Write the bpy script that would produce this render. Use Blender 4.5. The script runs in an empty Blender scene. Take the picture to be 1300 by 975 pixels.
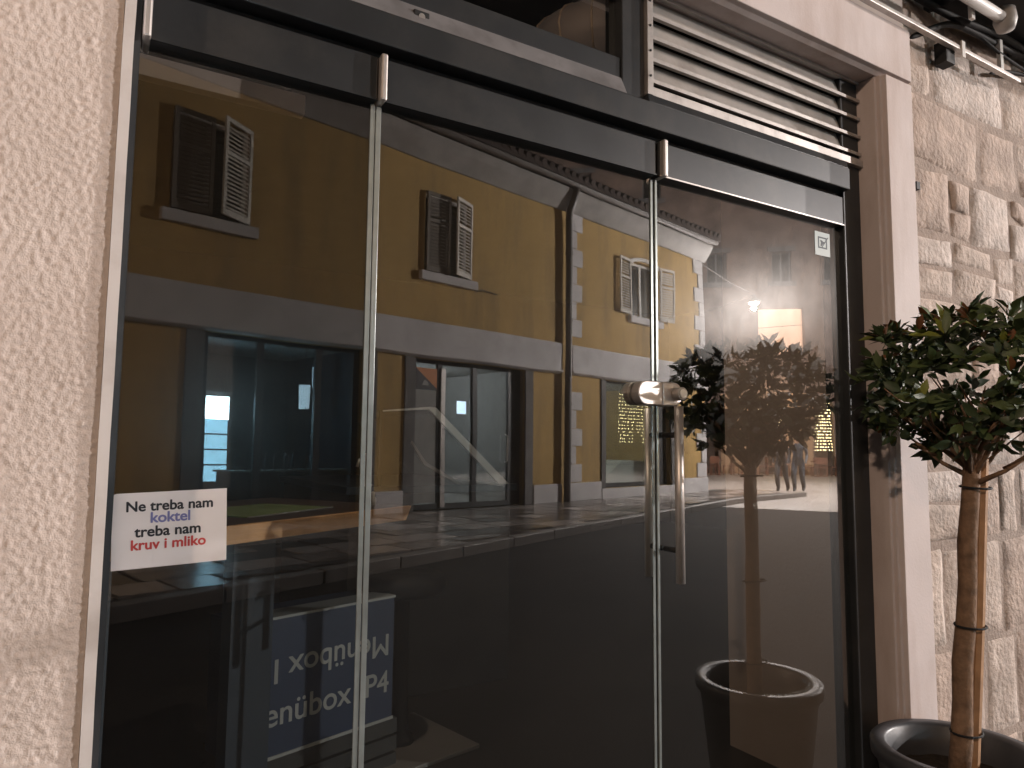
import bpy, bmesh, math, random
from mathutils import Vector, Matrix, Euler, noise
random.seed(7)
R = math.radians
S = bpy.context.scene
C = S.collection

# ------------------------------------------------------------------ camera
cd = bpy.data.cameras.new("camera"); cam = bpy.data.objects.new("camera", cd); C.objects.link(cam)
cd.sensor_width = 36; cd.lens = 900 / 1300 * 36; cd.clip_start = 0.05; cd.clip_end = 400
yaw, pitch, roll = R(30.7), R(5.1), R(0.55)
fw = Vector((math.sin(yaw) * math.cos(pitch), math.cos(yaw) * math.cos(pitch), math.sin(pitch)))
rt = Vector((math.cos(yaw), -math.sin(yaw), 0)); up = rt.cross(fw)
RX = rt * math.cos(roll) + up * math.sin(roll); UX = -rt * math.sin(roll) + up * math.cos(roll)
M = Matrix((RX, UX, -fw)).transposed().to_4x4(); M.translation = Vector((0, -1.5, 1.27))
cam.matrix_world = M
S.camera = cam

# ------------------------------------------------------------------ night sky
w = bpy.data.worlds.new("World"); S.world = w; w.use_nodes = True
nt = w.node_tree; nt.nodes.clear()
sky = nt.nodes.new("ShaderNodeTexSky"); sky.sky_type = 'NISHITA'; sky.sun_disc = False
sky.sun_elevation = R(-4.0); sky.sun_rotation = R(200)
bg = nt.nodes.new("ShaderNodeBackground"); bg.inputs[1].default_value = 0.05
wo = nt.nodes.new("ShaderNodeOutputWorld")
nt.links.new(sky.outputs[0], bg.inputs[0]); nt.links.new(bg.outputs[0], wo.inputs[0])
S.view_settings.view_transform = 'Standard'; S.view_settings.look = 'None'
S.view_settings.exposure = 0.0; S.view_settings.gamma = 1.0; S.view_settings.use_curve_mapping = False
S.render.engine = 'CYCLES'
cy = S.cycles
cy.use_denoising = True; cy.max_bounces = 10; cy.glossy_bounces = 5; cy.transparent_max_bounces = 24
cy.diffuse_bounces = 3; cy.caustics_reflective = False; cy.caustics_refractive = False; cy.sample_clamp_indirect = 4

# lamp strengths in watts (each lamp object is made further down by its own builder)
W_SPAN, W_PLAZA, W_LEFT, W_WALL, W_PENDANT = 8800, 14500, 650, 500, 42

# ------------------------------------------------------------------ materials
def newmat(n):
    m = bpy.data.materials.new(n); m.use_nodes = True
    t = m.node_tree
    return m, t, t.nodes["Principled BSDF"]
def mat(n, col, rough=.6, var=.15, vs=6.0, bump=0.0, bs=40.0, metal=0.0, detail=5, bd=.01, spec=.5, dirt=0.0, dcol=(.08, .06, .05), dscale=2.0, stretch=None):
    m, t, b = newmat(n); N, L = t.nodes, t.links
    tc = N.new("ShaderNodeTexCoord")
    nz = N.new("ShaderNodeTexNoise"); nz.inputs["Scale"].default_value = vs; nz.inputs["Detail"].default_value = detail
    L.new(tc.outputs["Object"], nz.inputs["Vector"])
    rp = N.new("ShaderNodeValToRGB")
    rp.color_ramp.elements[0].position = .3; rp.color_ramp.elements[1].position = .7
    rp.color_ramp.elements[0].color = (*[c * (1 - var) for c in col], 1)
    rp.color_ramp.elements[1].color = (*[min(1, c * (1 + var)) for c in col], 1)
    L.new(nz.outputs[0], rp.inputs[0]); out = rp.outputs[0]
    if dirt:
        n2 = N.new("ShaderNodeTexNoise"); n2.inputs["Scale"].default_value = dscale; n2.inputs["Detail"].default_value = 8
        n2.inputs["Roughness"].default_value = .65
        if stretch:
            m_ = N.new("ShaderNodeMapping"); m_.inputs["Scale"].default_value = stretch; L.new(tc.outputs["Object"], m_.inputs[0]); L.new(m_.outputs[0], n2.inputs["Vector"])
        else: L.new(tc.outputs["Object"], n2.inputs["Vector"])
        r2 = N.new("ShaderNodeValToRGB"); r2.color_ramp.elements[0].position = .48; r2.color_ramp.elements[1].position = .72
        r2.color_ramp.elements[1].color = (dirt, dirt, dirt, 1)
        L.new(n2.outputs[0], r2.inputs[0])
        mx = N.new("ShaderNodeMixRGB"); mx.inputs[2].default_value = (*dcol, 1)
        L.new(r2.outputs[0], mx.inputs[0]); L.new(out, mx.inputs[1]); out = mx.outputs[0]
    L.new(out, b.inputs["Base Color"])
    b.inputs["Roughness"].default_value = rough; b.inputs["Metallic"].default_value = metal
    b.inputs["Specular IOR Level"].default_value = spec
    if bump:
        n3 = N.new("ShaderNodeTexNoise"); n3.inputs["Scale"].default_value = bs; n3.inputs["Detail"].default_value = 6
        L.new(tc.outputs["Object"], n3.inputs["Vector"])
        bp = N.new("ShaderNodeBump"); bp.inputs["Strength"].default_value = bump; bp.inputs["Distance"].default_value = bd
        L.new(n3.outputs[0], bp.inputs["Height"]); L.new(bp.outputs[0], b.inputs["Normal"])
    return m
def emit(n, col, s):
    m, t, b = newmat(n); b.inputs["Base Color"].default_value = (*col, 1)
    b.inputs["Emission Color"].default_value = (*col, 1); b.inputs["Emission Strength"].default_value = s
    return m
def glass(n, r0, tint, dust=.004, smear=.013, rough=0.0):
    """window glass: Fresnel mirror over clear tinted glass, with wiping smears and a little dust"""
    m = bpy.data.materials.new(n); m.use_nodes = True; t = m.node_tree; N, L = t.nodes, t.links; N.clear()
    o = N.new("ShaderNodeOutputMaterial")
    tr = N.new("ShaderNodeBsdfTransparent"); tr.inputs[0].default_value = (*tint, 1)
    gl = N.new("ShaderNodeBsdfGlossy"); gl.inputs["Roughness"].default_value = rough; gl.inputs[0].default_value = (1, 1, 1, 1)
    ge = N.new("ShaderNodeNewGeometry")
    dt = N.new("ShaderNodeVectorMath"); dt.operation = 'DOT_PRODUCT'
    L.new(ge.outputs["Incoming"], dt.inputs[0]); L.new(ge.outputs["Normal"], dt.inputs[1])
    def mth(op, a, b=None):
        k = N.new("ShaderNodeMath"); k.operation = op
        for i, v in enumerate((a, b)):
            if v is None: continue
            if isinstance(v, (int, float)): k.inputs[i].default_value = v
            else: L.new(v, k.inputs[i])
        return k.outputs[0]
    if smear:
        t2 = N.new("ShaderNodeTexCoord"); wv = N.new("ShaderNodeTexNoise"); wv.inputs["Scale"].default_value = 2.2; wv.inputs["Detail"].default_value = 1
        L.new(t2.outputs["Object"], wv.inputs["Vector"])
        wb = N.new("ShaderNodeBump"); wb.inputs["Strength"].default_value = 1; wb.inputs["Distance"].default_value = .0006
        L.new(wv.outputs[0], wb.inputs["Height"]); L.new(wb.outputs[0], gl.inputs["Normal"])
    ca = mth('ABSOLUTE', dt.outputs["Value"]); om = mth('SUBTRACT', 1.0, ca); p5 = mth('POWER', om, 4.0)
    fr = mth('ADD', mth('MULTIPLY', p5, 1 - r0), r0)
    m1 = N.new("ShaderNodeMixShader"); L.new(fr, m1.inputs[0]); L.new(tr.outputs[0], m1.inputs[1]); L.new(gl.outputs[0], m1.inputs[2])
    tc = N.new("ShaderNodeTexCoord")
    mp = N.new("ShaderNodeMapping"); mp.inputs["Scale"].default_value = (1.3, 1, .9); mp.inputs["Rotation"].default_value = (0, R(25), 0)
    L.new(tc.outputs["Object"], mp.inputs[0])
    nz = N.new("ShaderNodeTexNoise"); nz.inputs["Scale"].default_value = 11; nz.inputs["Detail"].default_value = 10; nz.inputs["Roughness"].default_value = .65
    L.new(mp.outputs[0], nz.inputs["Vector"])
    mr = N.new("ShaderNodeMapRange"); mr.inputs[1].default_value = .25; mr.inputs[2].default_value = .85; mr.inputs[3].default_value = .45
    L.new(nz.outputs[0], mr.inputs[0])
    rg = N.new("ShaderNodeBsdfGlossy"); rg.inputs["Roughness"].default_value = .22; rg.inputs[0].default_value = (1, .97, .93, 1)
    m2 = N.new("ShaderNodeMixShader"); L.new(mth('MULTIPLY', mr.outputs[0], smear), m2.inputs[0]); L.new(m1.outputs[0], m2.inputs[1]); L.new(rg.outputs[0], m2.inputs[2])
    df = N.new("ShaderNodeBsdfDiffuse"); df.inputs[0].default_value = (.55, .52, .48, 1)
    sp = N.new("ShaderNodeTexNoise"); sp.inputs["Scale"].default_value = 160; sp.inputs["Detail"].default_value = 2
    L.new(tc.outputs["Object"], sp.inputs["Vector"])
    sr = N.new("ShaderNodeMapRange"); sr.inputs[1].default_value = .62; sr.inputs[2].default_value = .85
    sr.inputs[3].default_value = dust; sr.inputs[4].default_value = dust * 14
    L.new(sp.outputs[0], sr.inputs[0])
    m3 = N.new("ShaderNodeMixShader"); L.new(sr.outputs[0], m3.inputs[0]); L.new(m2.outputs[0], m3.inputs[1]); L.new(df.outputs[0], m3.inputs[2])
    L.new(m3.outputs[0], o.inputs[0])
    return m

X = {}
X['stucco'] = mat('pink_stucco', (.75, .65, .60), .9, .07, 3, .55, 330, bd=.002, dirt=.25, dcol=(.55, .42, .36), dscale=1.6)
X['strip'] = mat('white_trim_paint', (.76, .72, .71), .55, .05, 8, .12, 60, bd=.002, dirt=.3, dcol=(.4, .33, .3), dscale=9)
X['surround'] = mat('painted_stone', (.68, .595, .58), .75, .06, 4, .25, 120, bd=.002, dirt=.5, dcol=(.42, .31, .26), dscale=2.6, stretch=(2.2, 2.2, .5))
X['frame'] = mat('anthracite_aluminium', (.035, .038, .042), .38, .18, 5, .08, 200, bd=.001, metal=.3, dirt=.35, dcol=(.09, .085, .08), dscale=6)
X['ledge'] = mat('dusty_grey_ledge', (.17, .165, .17), .6, .2, 9, .1, 120, bd=.001, dirt=.5, dcol=(.07, .06, .06), dscale=14)
X['black'] = mat('black_rubber', (.008, .008, .009), .7, .2)
X['steel'] = mat('brushed_steel', (.68, .63, .60), .42, .06, 40, .04, 300, metal=.75, bd=.0005)
X['steel_worn'] = mat('worn_aluminium', (.50, .47, .45), .42, .12, 14, .1, 160, metal=.75, bd=.001, dirt=.4, dcol=(.2, .17, .15), dscale=20)
X['edge'] = mat('polished_glass_edge', (.42, .47, .47), .22, .1, 30, metal=.55)
X['louvre'] = mat('grey_brown_louvre', (.40, .375, .355), .55, .1, 10, .1, 150, bd=.001, metal=0, dirt=.4, dcol=(.15, .12, .1), dscale=9)
X['glass'] = glass('shop_glass', .19, (.86, .90, .89))
X['glass_side'] = glass('side_panel_glass', .105, (.86, .90, .90))
X['clear'] = glass('inner_glass_face', .02, (.97, .98, .98), 0.0, 0.0)
X['farglass'] = glass('window_glass', .14, (.86, .9, .9), .02, .02)
X['white'] = mat('white_vinyl', (.80, .77, .78), .45, .03)
X['ink_black'] = mat('black_ink', (.02, .022, .03), .5, .05)
X['ink_blue'] = mat('violet_blue_ink', (.19, .20, .44), .5, .05)
X['ink_red'] = mat('red_ink', (.55, .06, .06), .5, .05)
X['teal'] = mat('pale_teal_vinyl', (.42, .52, .52), .4, .04)
X['ink_teal'] = mat('dark_teal_ink', (.03, .06, .08), .5, .05)
X['plaster'] = mat('interior_plaster', (.36, .275, .24), .8, .06, 3, .1, 90)
X['idark'] = mat('dark_interior_paint', (.03, .028, .027), .8, .15)
X['ifloor'] = mat('dark_floor_tiles', (.035, .030, .028), .45, .2, 2)
X['wood'] = mat('varnished_pine', (.62, .34, .16), .4, .22, 9, .1, 60, bd=.001)
X['wood_dark'] = mat('dark_stained_wood', (.055, .032, .02), .45, .25, 9, .1, 60, bd=.001)
X['green'] = mat('green_paper', (.15, .20, .07), .6, .12, 5)
X['blue'] = mat('blue_carton', (.013, .024, .058), .55, .1, 4)
X['print'] = mat('pale_print', (.30, .30, .29), .6, .04)
X['plate'] = mat('pale_base_plate', (.20, .18, .165), .55, .08)
X['shade'] = mat('woven_lamp_shade', (.62, .48, .36), .8, .3, 25, .5, 50)
X['navy'] = mat('dark_blue_panel', (.022, .03, .042), .5, .1)
X['chrome'] = mat('bright_metal_trim', (.85, .83, .80), .3, .03, metal=.2)
# vegetation
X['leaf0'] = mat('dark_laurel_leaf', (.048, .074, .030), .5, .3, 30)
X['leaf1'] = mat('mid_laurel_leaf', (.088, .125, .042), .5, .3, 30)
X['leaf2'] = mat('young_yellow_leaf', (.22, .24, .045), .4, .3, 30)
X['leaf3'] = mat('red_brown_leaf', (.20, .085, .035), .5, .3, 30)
X['bark'] = mat('brown_bark', (.26, .16, .10), .85, .35, 30, .8, 70, bd=.005, dirt=.5, dcol=(.11, .065, .04), dscale=25)
X['stake'] = mat('orange_wood_stake', (.48, .28, .155), .7, .25, 18, .3, 80, bd=.002)
X['pot'] = mat('dark_grey_planter', (.055, .058, .068), .42, .18, 6, .15, 60, bd=.002, dirt=.3, dcol=(.10, .09, .085), dscale=7)
X['soil'] = mat('dark_soil', (.025, .018, .013), .95, .4, 40, .9, 60)
# stones
X['mortar'] = mat('lime_mortar', (.40, .32, .275), .95, .18, 9, .7, 70, bd=.008)
for i, c in enumerate([(.62, .52, .46), (.57, .47, .41), (.66, .57, .52), (.54, .43, .37)]):
    X['stone%d' % i] = mat('rubble_stone_%s' % 'abcd'[i], c, .9, .22, 11, .8, 48, bd=.012, dirt=.55, dcol=(.27, .19, .15), dscale=7)
# street
X['asphalt'] = mat('asphalt', (.030, .027, .026), .9, .25, 1.2, .5, 90, bd=.01, spec=.12, dirt=.4, dcol=(.025, .022, .02), dscale=.8)
for i, c in enumerate([(.26, .23, .21), (.13, .115, .105), (.38, .34, .32)]):
    X['slab%d' % i] = mat('worn_paving_slab_%s' % 'abc'[i], c, .20, .25, 3, .5, 9, bd=.012, dirt=.5, dcol=(.08, .065, .055), dscale=2)
X['joint'] = mat('dark_paving_joint', (.02, .017, .015), .9, .3, 8)
X['kerb'] = mat('pale_kerb_stone', (.14, .125, .115), .6, .15, 3, .2, 30)
X['plaza'] = mat('pale_limestone_square', (.43, .39, .365), .4, .16, .55, .25, 5, bd=.02, dirt=.35, dcol=(.3, .26, .23), dscale=.35)
# yellow house
X['yellow'] = mat('ochre_yellow_render', (.52, .35, .14), .9, .09, .8, .3, 60, bd=.006, dirt=.75, dcol=(.27, .20, .11), dscale=.9, stretch=(2.2, 1, .45))
X['grey'] = mat('grey_stone_trim', (.63, .615, .62), .8, .12, 3, .25, 40, bd=.006, dirt=.45, dcol=(.28, .26, .25), dscale=1.5)
X['greyc'] = mat('dark_grey_cornice', (.33, .315, .305), .85, .15, 3, .3, 30, bd=.008, dirt=.5, dcol=(.17, .15, .14), dscale=1.2)  # cornice takes a darker grey than the bands
X['greyd'] = mat('dark_grey_jamb', (.155, .15, .15), .8, .15, 3, .2, 40)
X['shutter'] = mat('pale_painted_shutter', (.62, .59, .53), .55, .08, 6)
X['shutter_shade'] = mat('shaded_grey_shutter', (.20, .18, .155), .7, .12, 6)  # darker copy of the shutter paint; shade on closed leaves put into the colour
X['wframe'] = mat('white_window_frame', (.72, .71, .68), .5, .05)
X['dframe'] = mat('dark_shop_frame', (.035, .036, .04), .45, .15)
X['pipe'] = mat('brown_drainpipe', (.085, .07, .062), .5, .15)
X['roof'] = mat('clay_roof_tiles', (.055, .04, .034), .9, .3, 3, .5, 9)
X['room'] = mat('grey_room_paint', (.34, .34, .33), .85, .1)
X['bar_paint'] = mat('dark_bar_paint', (.05, .055, .07), .85, .1)
X['roomd'] = mat('dark_blue_room_paint', (.06, .07, .09), .85, .1)
X['tallstone'] = mat('brown_stone_facade', (.22, .165, .14), .9, .35, 1.1, .6, 3, bd=.05, dirt=.5, dcol=(.12, .085, .07), dscale=.7)
X['warmwall'] = mat('warm_restaurant_wall', (.50, .33, .21), .85, .12, 1)
X['chairwood'] = mat('reddish_chair_wood', (.20, .075, .04), .5, .2)
X['cloth'] = mat('dark_clothes', (.02, .02, .024), .85, .2)
X['skin'] = mat('skin', (.42, .25, .18), .6, .05)
X['lamp_body'] = mat('grey_lamp_housing', (.2, .2, .2), .5, .1, metal=.5)
X['bulb'] = emit('street_lamp_glow', (1, .86, .70), 60)
X['bulbw'] = emit('warm_lamp_glow', (1, .80, .58), 45)
X['bulb_dim'] = emit('dim_bulb_glow', (1, .75, .5), 3)
X['lantern'] = emit('lantern_paper_glow', (.30, .235, .20), .06)
X['fairy'] = emit('fairy_light_glow', (1, .80, .42), 22)
X['fridge'] = emit('fridge_glow', (.38, .75, 1), 10)
X['fridge_hot'] = emit('fridge_tube_glow', (.75, .93, 1), 60)
X['cool'] = emit('cool_white_glow', (.62, .84, 1), 5)
X['lamplit_wall'] = emit('lamplit_wall_glow', (1, .62, .42), 1.5)  # emission in place of lamplight falling on an orange wall
X['orange'] = mat('orange_poster', (.55, .19, .04), .5, .1)

# ------------------------------------------------------------------ mesh helpers
class MB:
    def __init__(s): s.v = []; s.f = []; s.m = []
    def quad(s, a, b, c, d, m=0):
        i = len(s.v); s.v += [a, b, c, d]; s.f.append((i, i + 1, i + 2, i + 3)); s.m.append(m)
    def box(s, x0, x1, y0, y1, z0, z1, mats=None):
        i = len(s.v)
        s.v += [(x, y, z) for z in (z0, z1) for y in (y0, y1) for x in (x0, x1)]
        fs = [(0, 2, 3, 1), (4, 5, 7, 6), (0, 1, 5, 4), (2, 6, 7, 3), (0, 4, 6, 2), (1, 3, 7, 5)]  # bottom top front(y0) back left right
        for k, f in enumerate(fs): s.f.append(tuple(i + j for j in f)); s.m.append(mats[k] if mats else 0)
        return s
    def prism(s, pts, axis, a, b):
        """closed polygon pts extruded along axis from a to b"""
        n = len(pts); i = len(s.v)
        def P(p, t): return {'z': (p[0], p[1], t), 'x': (t, p[0], p[1]), 'y': (p[0], t, p[1])}[axis]
        s.v += [P(p, a) for p in pts] + [P(p, b) for p in pts]
        for k in range(n): s.f.append((i + k, i + (k + 1) % n, i + n + (k + 1) % n, i + n + k)); s.m.append(0)
        s.f.append(tuple(i + k for k in reversed(range(n)))); s.f.append(tuple(i + n + k for k in range(n))); s.m += [0, 0]
        return s
    def tube(s, pts, rad, n=10, cap=True):
        pts = [Vector(p) for p in pts]; rad = rad if isinstance(rad, (list, tuple)) else [rad] * len(pts)
        i0 = len(s.v); ref = None
        for k, p in enumerate(pts):
            d = (pts[min(k + 1, len(pts) - 1)] - pts[max(k - 1, 0)]).normalized()
            if ref is None or abs(ref.dot(d)) > .95: ref = Vector((1, 0, 0)) if abs(d.x) < .8 else Vector((0, 1, 0))
            a = d.cross(ref).normalized(); b = d.cross(a)
            for j in range(n):
                t = 2 * math.pi * j / n; s.v.append(tuple(p + (a * math.cos(t) + b * math.sin(t)) * rad[k]))
        for k in range(len(pts) - 1):
            for j in range(n):
                q = i0 + k * n; s.f.append((q + j, q + (j + 1) % n, q + n + (j + 1) % n, q + n + j)); s.m.append(0)
        if cap:
            s.f.append(tuple(i0 + j for j in reversed(range(n)))); s.f.append(tuple(i0 + (len(pts) - 1) * n + j for j in range(n))); s.m += [0, 0]
        return s
    def lathe(s, prof, n=40, c=(0, 0)):
        i0 = len(s.v)
        for r, z in prof:
            for j in range(n):
                t = 2 * math.pi * j / n; s.v.append((c[0] + r * math.cos(t), c[1] + r * math.sin(t), z))
        for k in range(len(prof) - 1):
            for j in range(n):
                q = i0 + k * n; s.f.append((q + j, q + (j + 1) % n, q + n + (j + 1) % n, q + n + j)); s.m.append(0)
        return s
    def mesh(s, name, mats):
        me = bpy.data.meshes.new(name); me.from_pydata(s.v, [], s.f)
        for m in (mats if isinstance(mats, (list, tuple)) else [mats]): me.materials.append(X[m] if isinstance(m, str) else m)
        me.polygons.foreach_set("material_index", s.m); me.update()
        return me
    def build(s, name, mats, parent=None, smooth=False, bevel=0):
        me = s.mesh(name, mats)
        return link(name, me, parent, smooth, bevel)
def link(name, me, parent=None, smooth=False, bevel=0):
    o = bpy.data.objects.new(name, me); C.objects.link(o)
    if parent: o.parent = parent
    if smooth: me.polygons.foreach_set("use_smooth", [True] * len(me.polygons))
    if bevel:
        b = o.modifiers.new("bevel", 'BEVEL'); b.width = bevel; b.segments = 2; b.limit_method = 'ANGLE'
    return o
def tag(o, label=None, cat=None, group=None, kind=None):
    for k, v in (('label', label), ('category', cat), ('group', group), ('kind', kind)):
        if v: o[k] = v
    return o
def thing(name, label, cat, loc=(0, 0, 0), rz=0, group=None):
    o = bpy.data.objects.new(name, None); o.empty_display_size = .1; C.objects.link(o)
    o.location = loc; o.rotation_euler = (0, 0, rz); return tag(o, label, cat, group)
def box(name, m, parent, x0, x1, y0, y1, z0, z1, bevel=0): return MB().box(x0, x1, y0, y1, z0, z1).build(name, m, parent, bevel=bevel)
def text(body, size, m, name, parent, mtx, bold=.0, depth=.0004, align='CENTER'):
    cu = bpy.data.curves.new('lettering', 'FONT'); cu.body = body; cu.size = size; cu.align_x = align; cu.extrude = depth
    t = bpy.data.objects.new('lettering_source', cu); C.objects.link(t)
    bpy.context.view_layer.update()
    me = bpy.data.meshes.new_from_object(t.evaluated_get(bpy.context.evaluated_depsgraph_get()))
    bpy.data.objects.remove(t); bpy.data.curves.remove(cu)
    if bold:
        vs_ = [v.co.copy() for v in me.vertices]; fs_ = [tuple(p_.vertices) for p_ in me.polygons]; V_, F_ = [], []
        for k_, (dx, dy) in enumerate(((0, 0), (1, 0), (-1, 0), (0, 1), (0, -1), (.7, .7), (-.7, .7), (.7, -.7), (-.7, -.7))):
            b_ = len(V_); V_ += [(v.x + dx * bold * size, v.y + dy * bold * size, v.z + k_ * 8e-6) for v in vs_]; F_ += [tuple(b_ + i for i in f) for f in fs_]
        me = bpy.data.meshes.new(name); me.from_pydata(V_, [], F_); me.update()
    me.materials.clear(); me.materials.append(X[m])
    o = link(name, me, parent); o.matrix_local = mtx; return o
def holes(u0, u1, z0, z1, ops, y0, y1):
    """wall slab with rectangular openings (u0,u1,z0,z1)"""
    us = sorted({u0, u1, *[o[0] for o in ops], *[o[1] for o in ops]}); zs = sorted({z0, z1, *[o[2] for o in ops], *[o[3] for o in ops]})
    b = MB(); inside = lambda u, z: any(o[0] < u < o[1] and o[2] < z < o[3] for o in ops) or not (u0 < u < u1 and z0 < z < z1)
    for i in range(len(us) - 1):
        for j in range(len(zs) - 1):
            a, c, d, e = us[i], us[i + 1], zs[j], zs[j + 1]; um, zm = (a + c) / 2, (d + e) / 2
            if inside(um, zm): continue
            b.quad((a, y1, d), (c, y1, d), (c, y1, e), (a, y1, e)); b.quad((c, y0, d), (a, y0, d), (a, y0, e), (c, y0, e))
            if i == 0 or inside((us[i - 1] + a) / 2, zm): b.quad((a, y0, d), (a, y1, d), (a, y1, e), (a, y0, e))
            if i == len(us) - 2 or inside((us[i + 1] + us[i + 2]) / 2, zm): b.quad((c, y1, d), (c, y0, d), (c, y0, e), (c, y1, e))
            if j == 0 or inside(um, (zs[j - 1] + d) / 2): b.quad((a, y0, d), (c, y0, d), (c, y1, d), (a, y1, d))
            if j == len(zs) - 2 or inside(um, (zs[j + 1] + zs[j + 2]) / 2): b.quad((a, y1, e), (c, y1, e), (c, y0, e), (a, y0, e))
    return b
def point(name, loc, watts, col, rad, parent=None):
    l = bpy.data.lights.new(name, 'POINT'); l.energy = watts; l.color = col; l.shadow_soft_size = rad
    o = bpy.data.objects.new(name, l); C.objects.link(o); o.location = loc
    if parent: o.parent = parent
    return o

# ------------------------------------------------------------------ ground
def sheet(name, pts, z, m):
    b = MB(); b.v = [(x, y, z) for x, y in pts]; b.f = [tuple(range(len(pts)))]; b.m = [0]
    return tag(b.build(name, m), kind='structure')
sheet('ground', [(-200, -200), (200, -200), (200, 200), (-200, 200)], -.006, 'asphalt')
sheet('road', [(-40, -40), (40, -40), (40, -.02), (-40, -.02)], 0, 'asphalt')
# limestone square: far side of the asphalt edge through (11.94,-9.51) and (13.23,-7.89)
sheet('square', [(11.80, -9.72), (20.5, 1.2), (60, 1.2), (60, -60), (2, -60), (2, -22), (13.6, -13.5)], .006, 'plaza')
# pavement in front of the yellow house, kerb from (-6,-1.2) towards the corner
BA = R(14.1); BO = Vector((14.49, -12.56, 0)); BU = Vector((math.cos(BA), -math.sin(BA), 0)); BN = Vector((math.sin(BA), math.cos(BA), 0))
def bw(u, o, z=0): return BO + BU * u + BN * o + Vector((0, 0, z))
pave = tag(thing('pavement', None, None, BO, -BA), kind='structure')
def kerb_off(u):                    # distance of the kerb from the house front
    return 1.95 + max(0, -u - 1.5) * .178
bed = MB()
us = [-18 + i * .5 for i in range(40)]
for i in range(len(us) - 1):
    a, c = us[i], us[i + 1]
    bed.quad((a, -.4, .10), (c, -.4, .10), (c, kerb_off(c), .10), (a, kerb_off(a), .10))
bed.build('bedding', 'joint', pave)
sl = []
rows = [(.03 + .52 * i, .03 + .52 * (i + 1)) for i in range(9)]
slabme = {}
cnt = 0
for ri, (o0, o1) in enumerate(rows):
    u = -17.5 + random.random() * .4
    while u < 1.3:
        wd = random.choice((.45, .55, .7, .85))
        if kerb_off(u + wd / 2) - .16 > o0 + .2 and cnt < 300:
            hh = min(o1, kerb_off(u + wd) - .17) - o0
            if hh > .16:
                key = (wd, round(hh, 1))
                k = slabme.get(key)
                if k is None:
                    q = MB(); g = .019; h2 = key[1] if hh < .5 else .52
                    q.prism([(g, g), (wd - g, g), (wd - g, h2 - g), (g, h2 - g)], 'z', -.03, 0)
                    k = slabme[key] = [q.mesh('slab', 'slab%d' % j) for j in range(3)]
                o = link('slab', random.choice(k), pave); o.location = (u, o0, .118 + random.uniform(-.004, .004))
                o.rotation_euler = (random.uniform(-.007, .007), random.uniform(-.006, .006), 0); cnt += 1
        u += wd
kb = tag(thing('kerb', None, None, BO, -BA), kind='structure')
u = -18.0
while u < 1.6:
    a, c = u + .006, u + .994; ka, kc = kerb_off(a), kerb_off(c)
    q = MB(); q.prism([(a, ka - .15), (c, kc - .15), (c, kc), (a, ka)], 'z', -.02, .122 + random.uniform(-.003, .003)); q.build('kerb_stone', 'kerb', kb, bevel=.012); u += 1

# ------------------------------------------------------------------ stucco wall left of the shop
st = thing('stucco_wall', 'rough pink stucco wall with white corner strip beside the glass shopfront', 'wall', (0, 0, 0))
def stucco_h(x, z):
    p = Vector((x * 135, z * 128, 0)); q = Vector((x * 250, z * 240, 3.3))
    a = noise.noise(p); b = noise.noise(q); c = noise.noise(Vector((x * 9, z * 7, 8)))
    return -(.0021 * max(a, -.35) + .0022 * b + .0015 * c)
xs = [-5, -3, -2, -1.3, -.9] + [-.6 + .0036 * i for i in range(int(.614 / .0036))] + [.013]
zs = [0, .08] + [.16 + .0036 * i for i in range(int(2.5 / .0036))] + [2.75, 3.2]
g = MB(); nx = len(xs)
for z in zs:
    for x in xs: g.v.append((x, -.118 + (stucco_h(x, z) if x > -1.4 and x < .012 else 0), z))
for j in range(len(zs) - 1):
    for i in range(nx - 1):
        a = j * nx + i; g.f.append((a, a + 1, a + nx + 1, a + nx))
g.m = [0] * len(g.f)
g.build('render_coat', 'stucco', st, smooth=True)
box('wall_core', 'stucco', st, -5, .0125, -.110, .3, 0, 3.2)
box('upper_wall', 'stucco', st, -5, 2.49, -.10, .3, 3.2, 6.5)
# slightly wavy white edge strip
q = MB(); n = 60
for k in range(n + 1):
    z = 3.2 * k / n; j = .0012 * noise.noise(Vector((0, 0, z * 6)))
    q.v += [(.0135 + j, -.1255, z), (.031 + j * 1.6, -.1255, z), (.031 + j * 1.6, .02, z), (.0135 + j, .02, z)]
for k in range(n):
    for j in range(4): q.f.append((k * 4 + j, k * 4 + (j + 1) % 4, k * 4 + 4 + (j + 1) % 4, k * 4 + 4 + j)); q.m.append(0)
q.build('corner_strip', 'strip', st)

# ------------------------------------------------------------------ stone surround
su = thing('door_surround', 'pale painted stone surround with square jamb and lintel around the shopfront', 'door surround', (2.4, -.05, 0))
su.location = (0, 0, 0)
MB().prism([(2.31, .09), (2.31, -.088), (2.318, -.090), (2.318, -.103), (2.327, -.106), (2.331, -.120), (2.487, -.120), (2.487, .09)], 'z', 0, 2.586).build('jamb', 'surround', su, bevel=.002)
MB().prism([(.09, 2.588), (-.090, 2.588), (-.104, 2.596), (-.120, 2.600), (-.120, 2.792), (.09, 2.792)], 'x', .032, 2.4885).build('lintel', 'surround', su, bevel=.002)
box('wall_above', 'stucco', su, .032, 2.486, -.1, .28, 2.793, 3.199)

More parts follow.
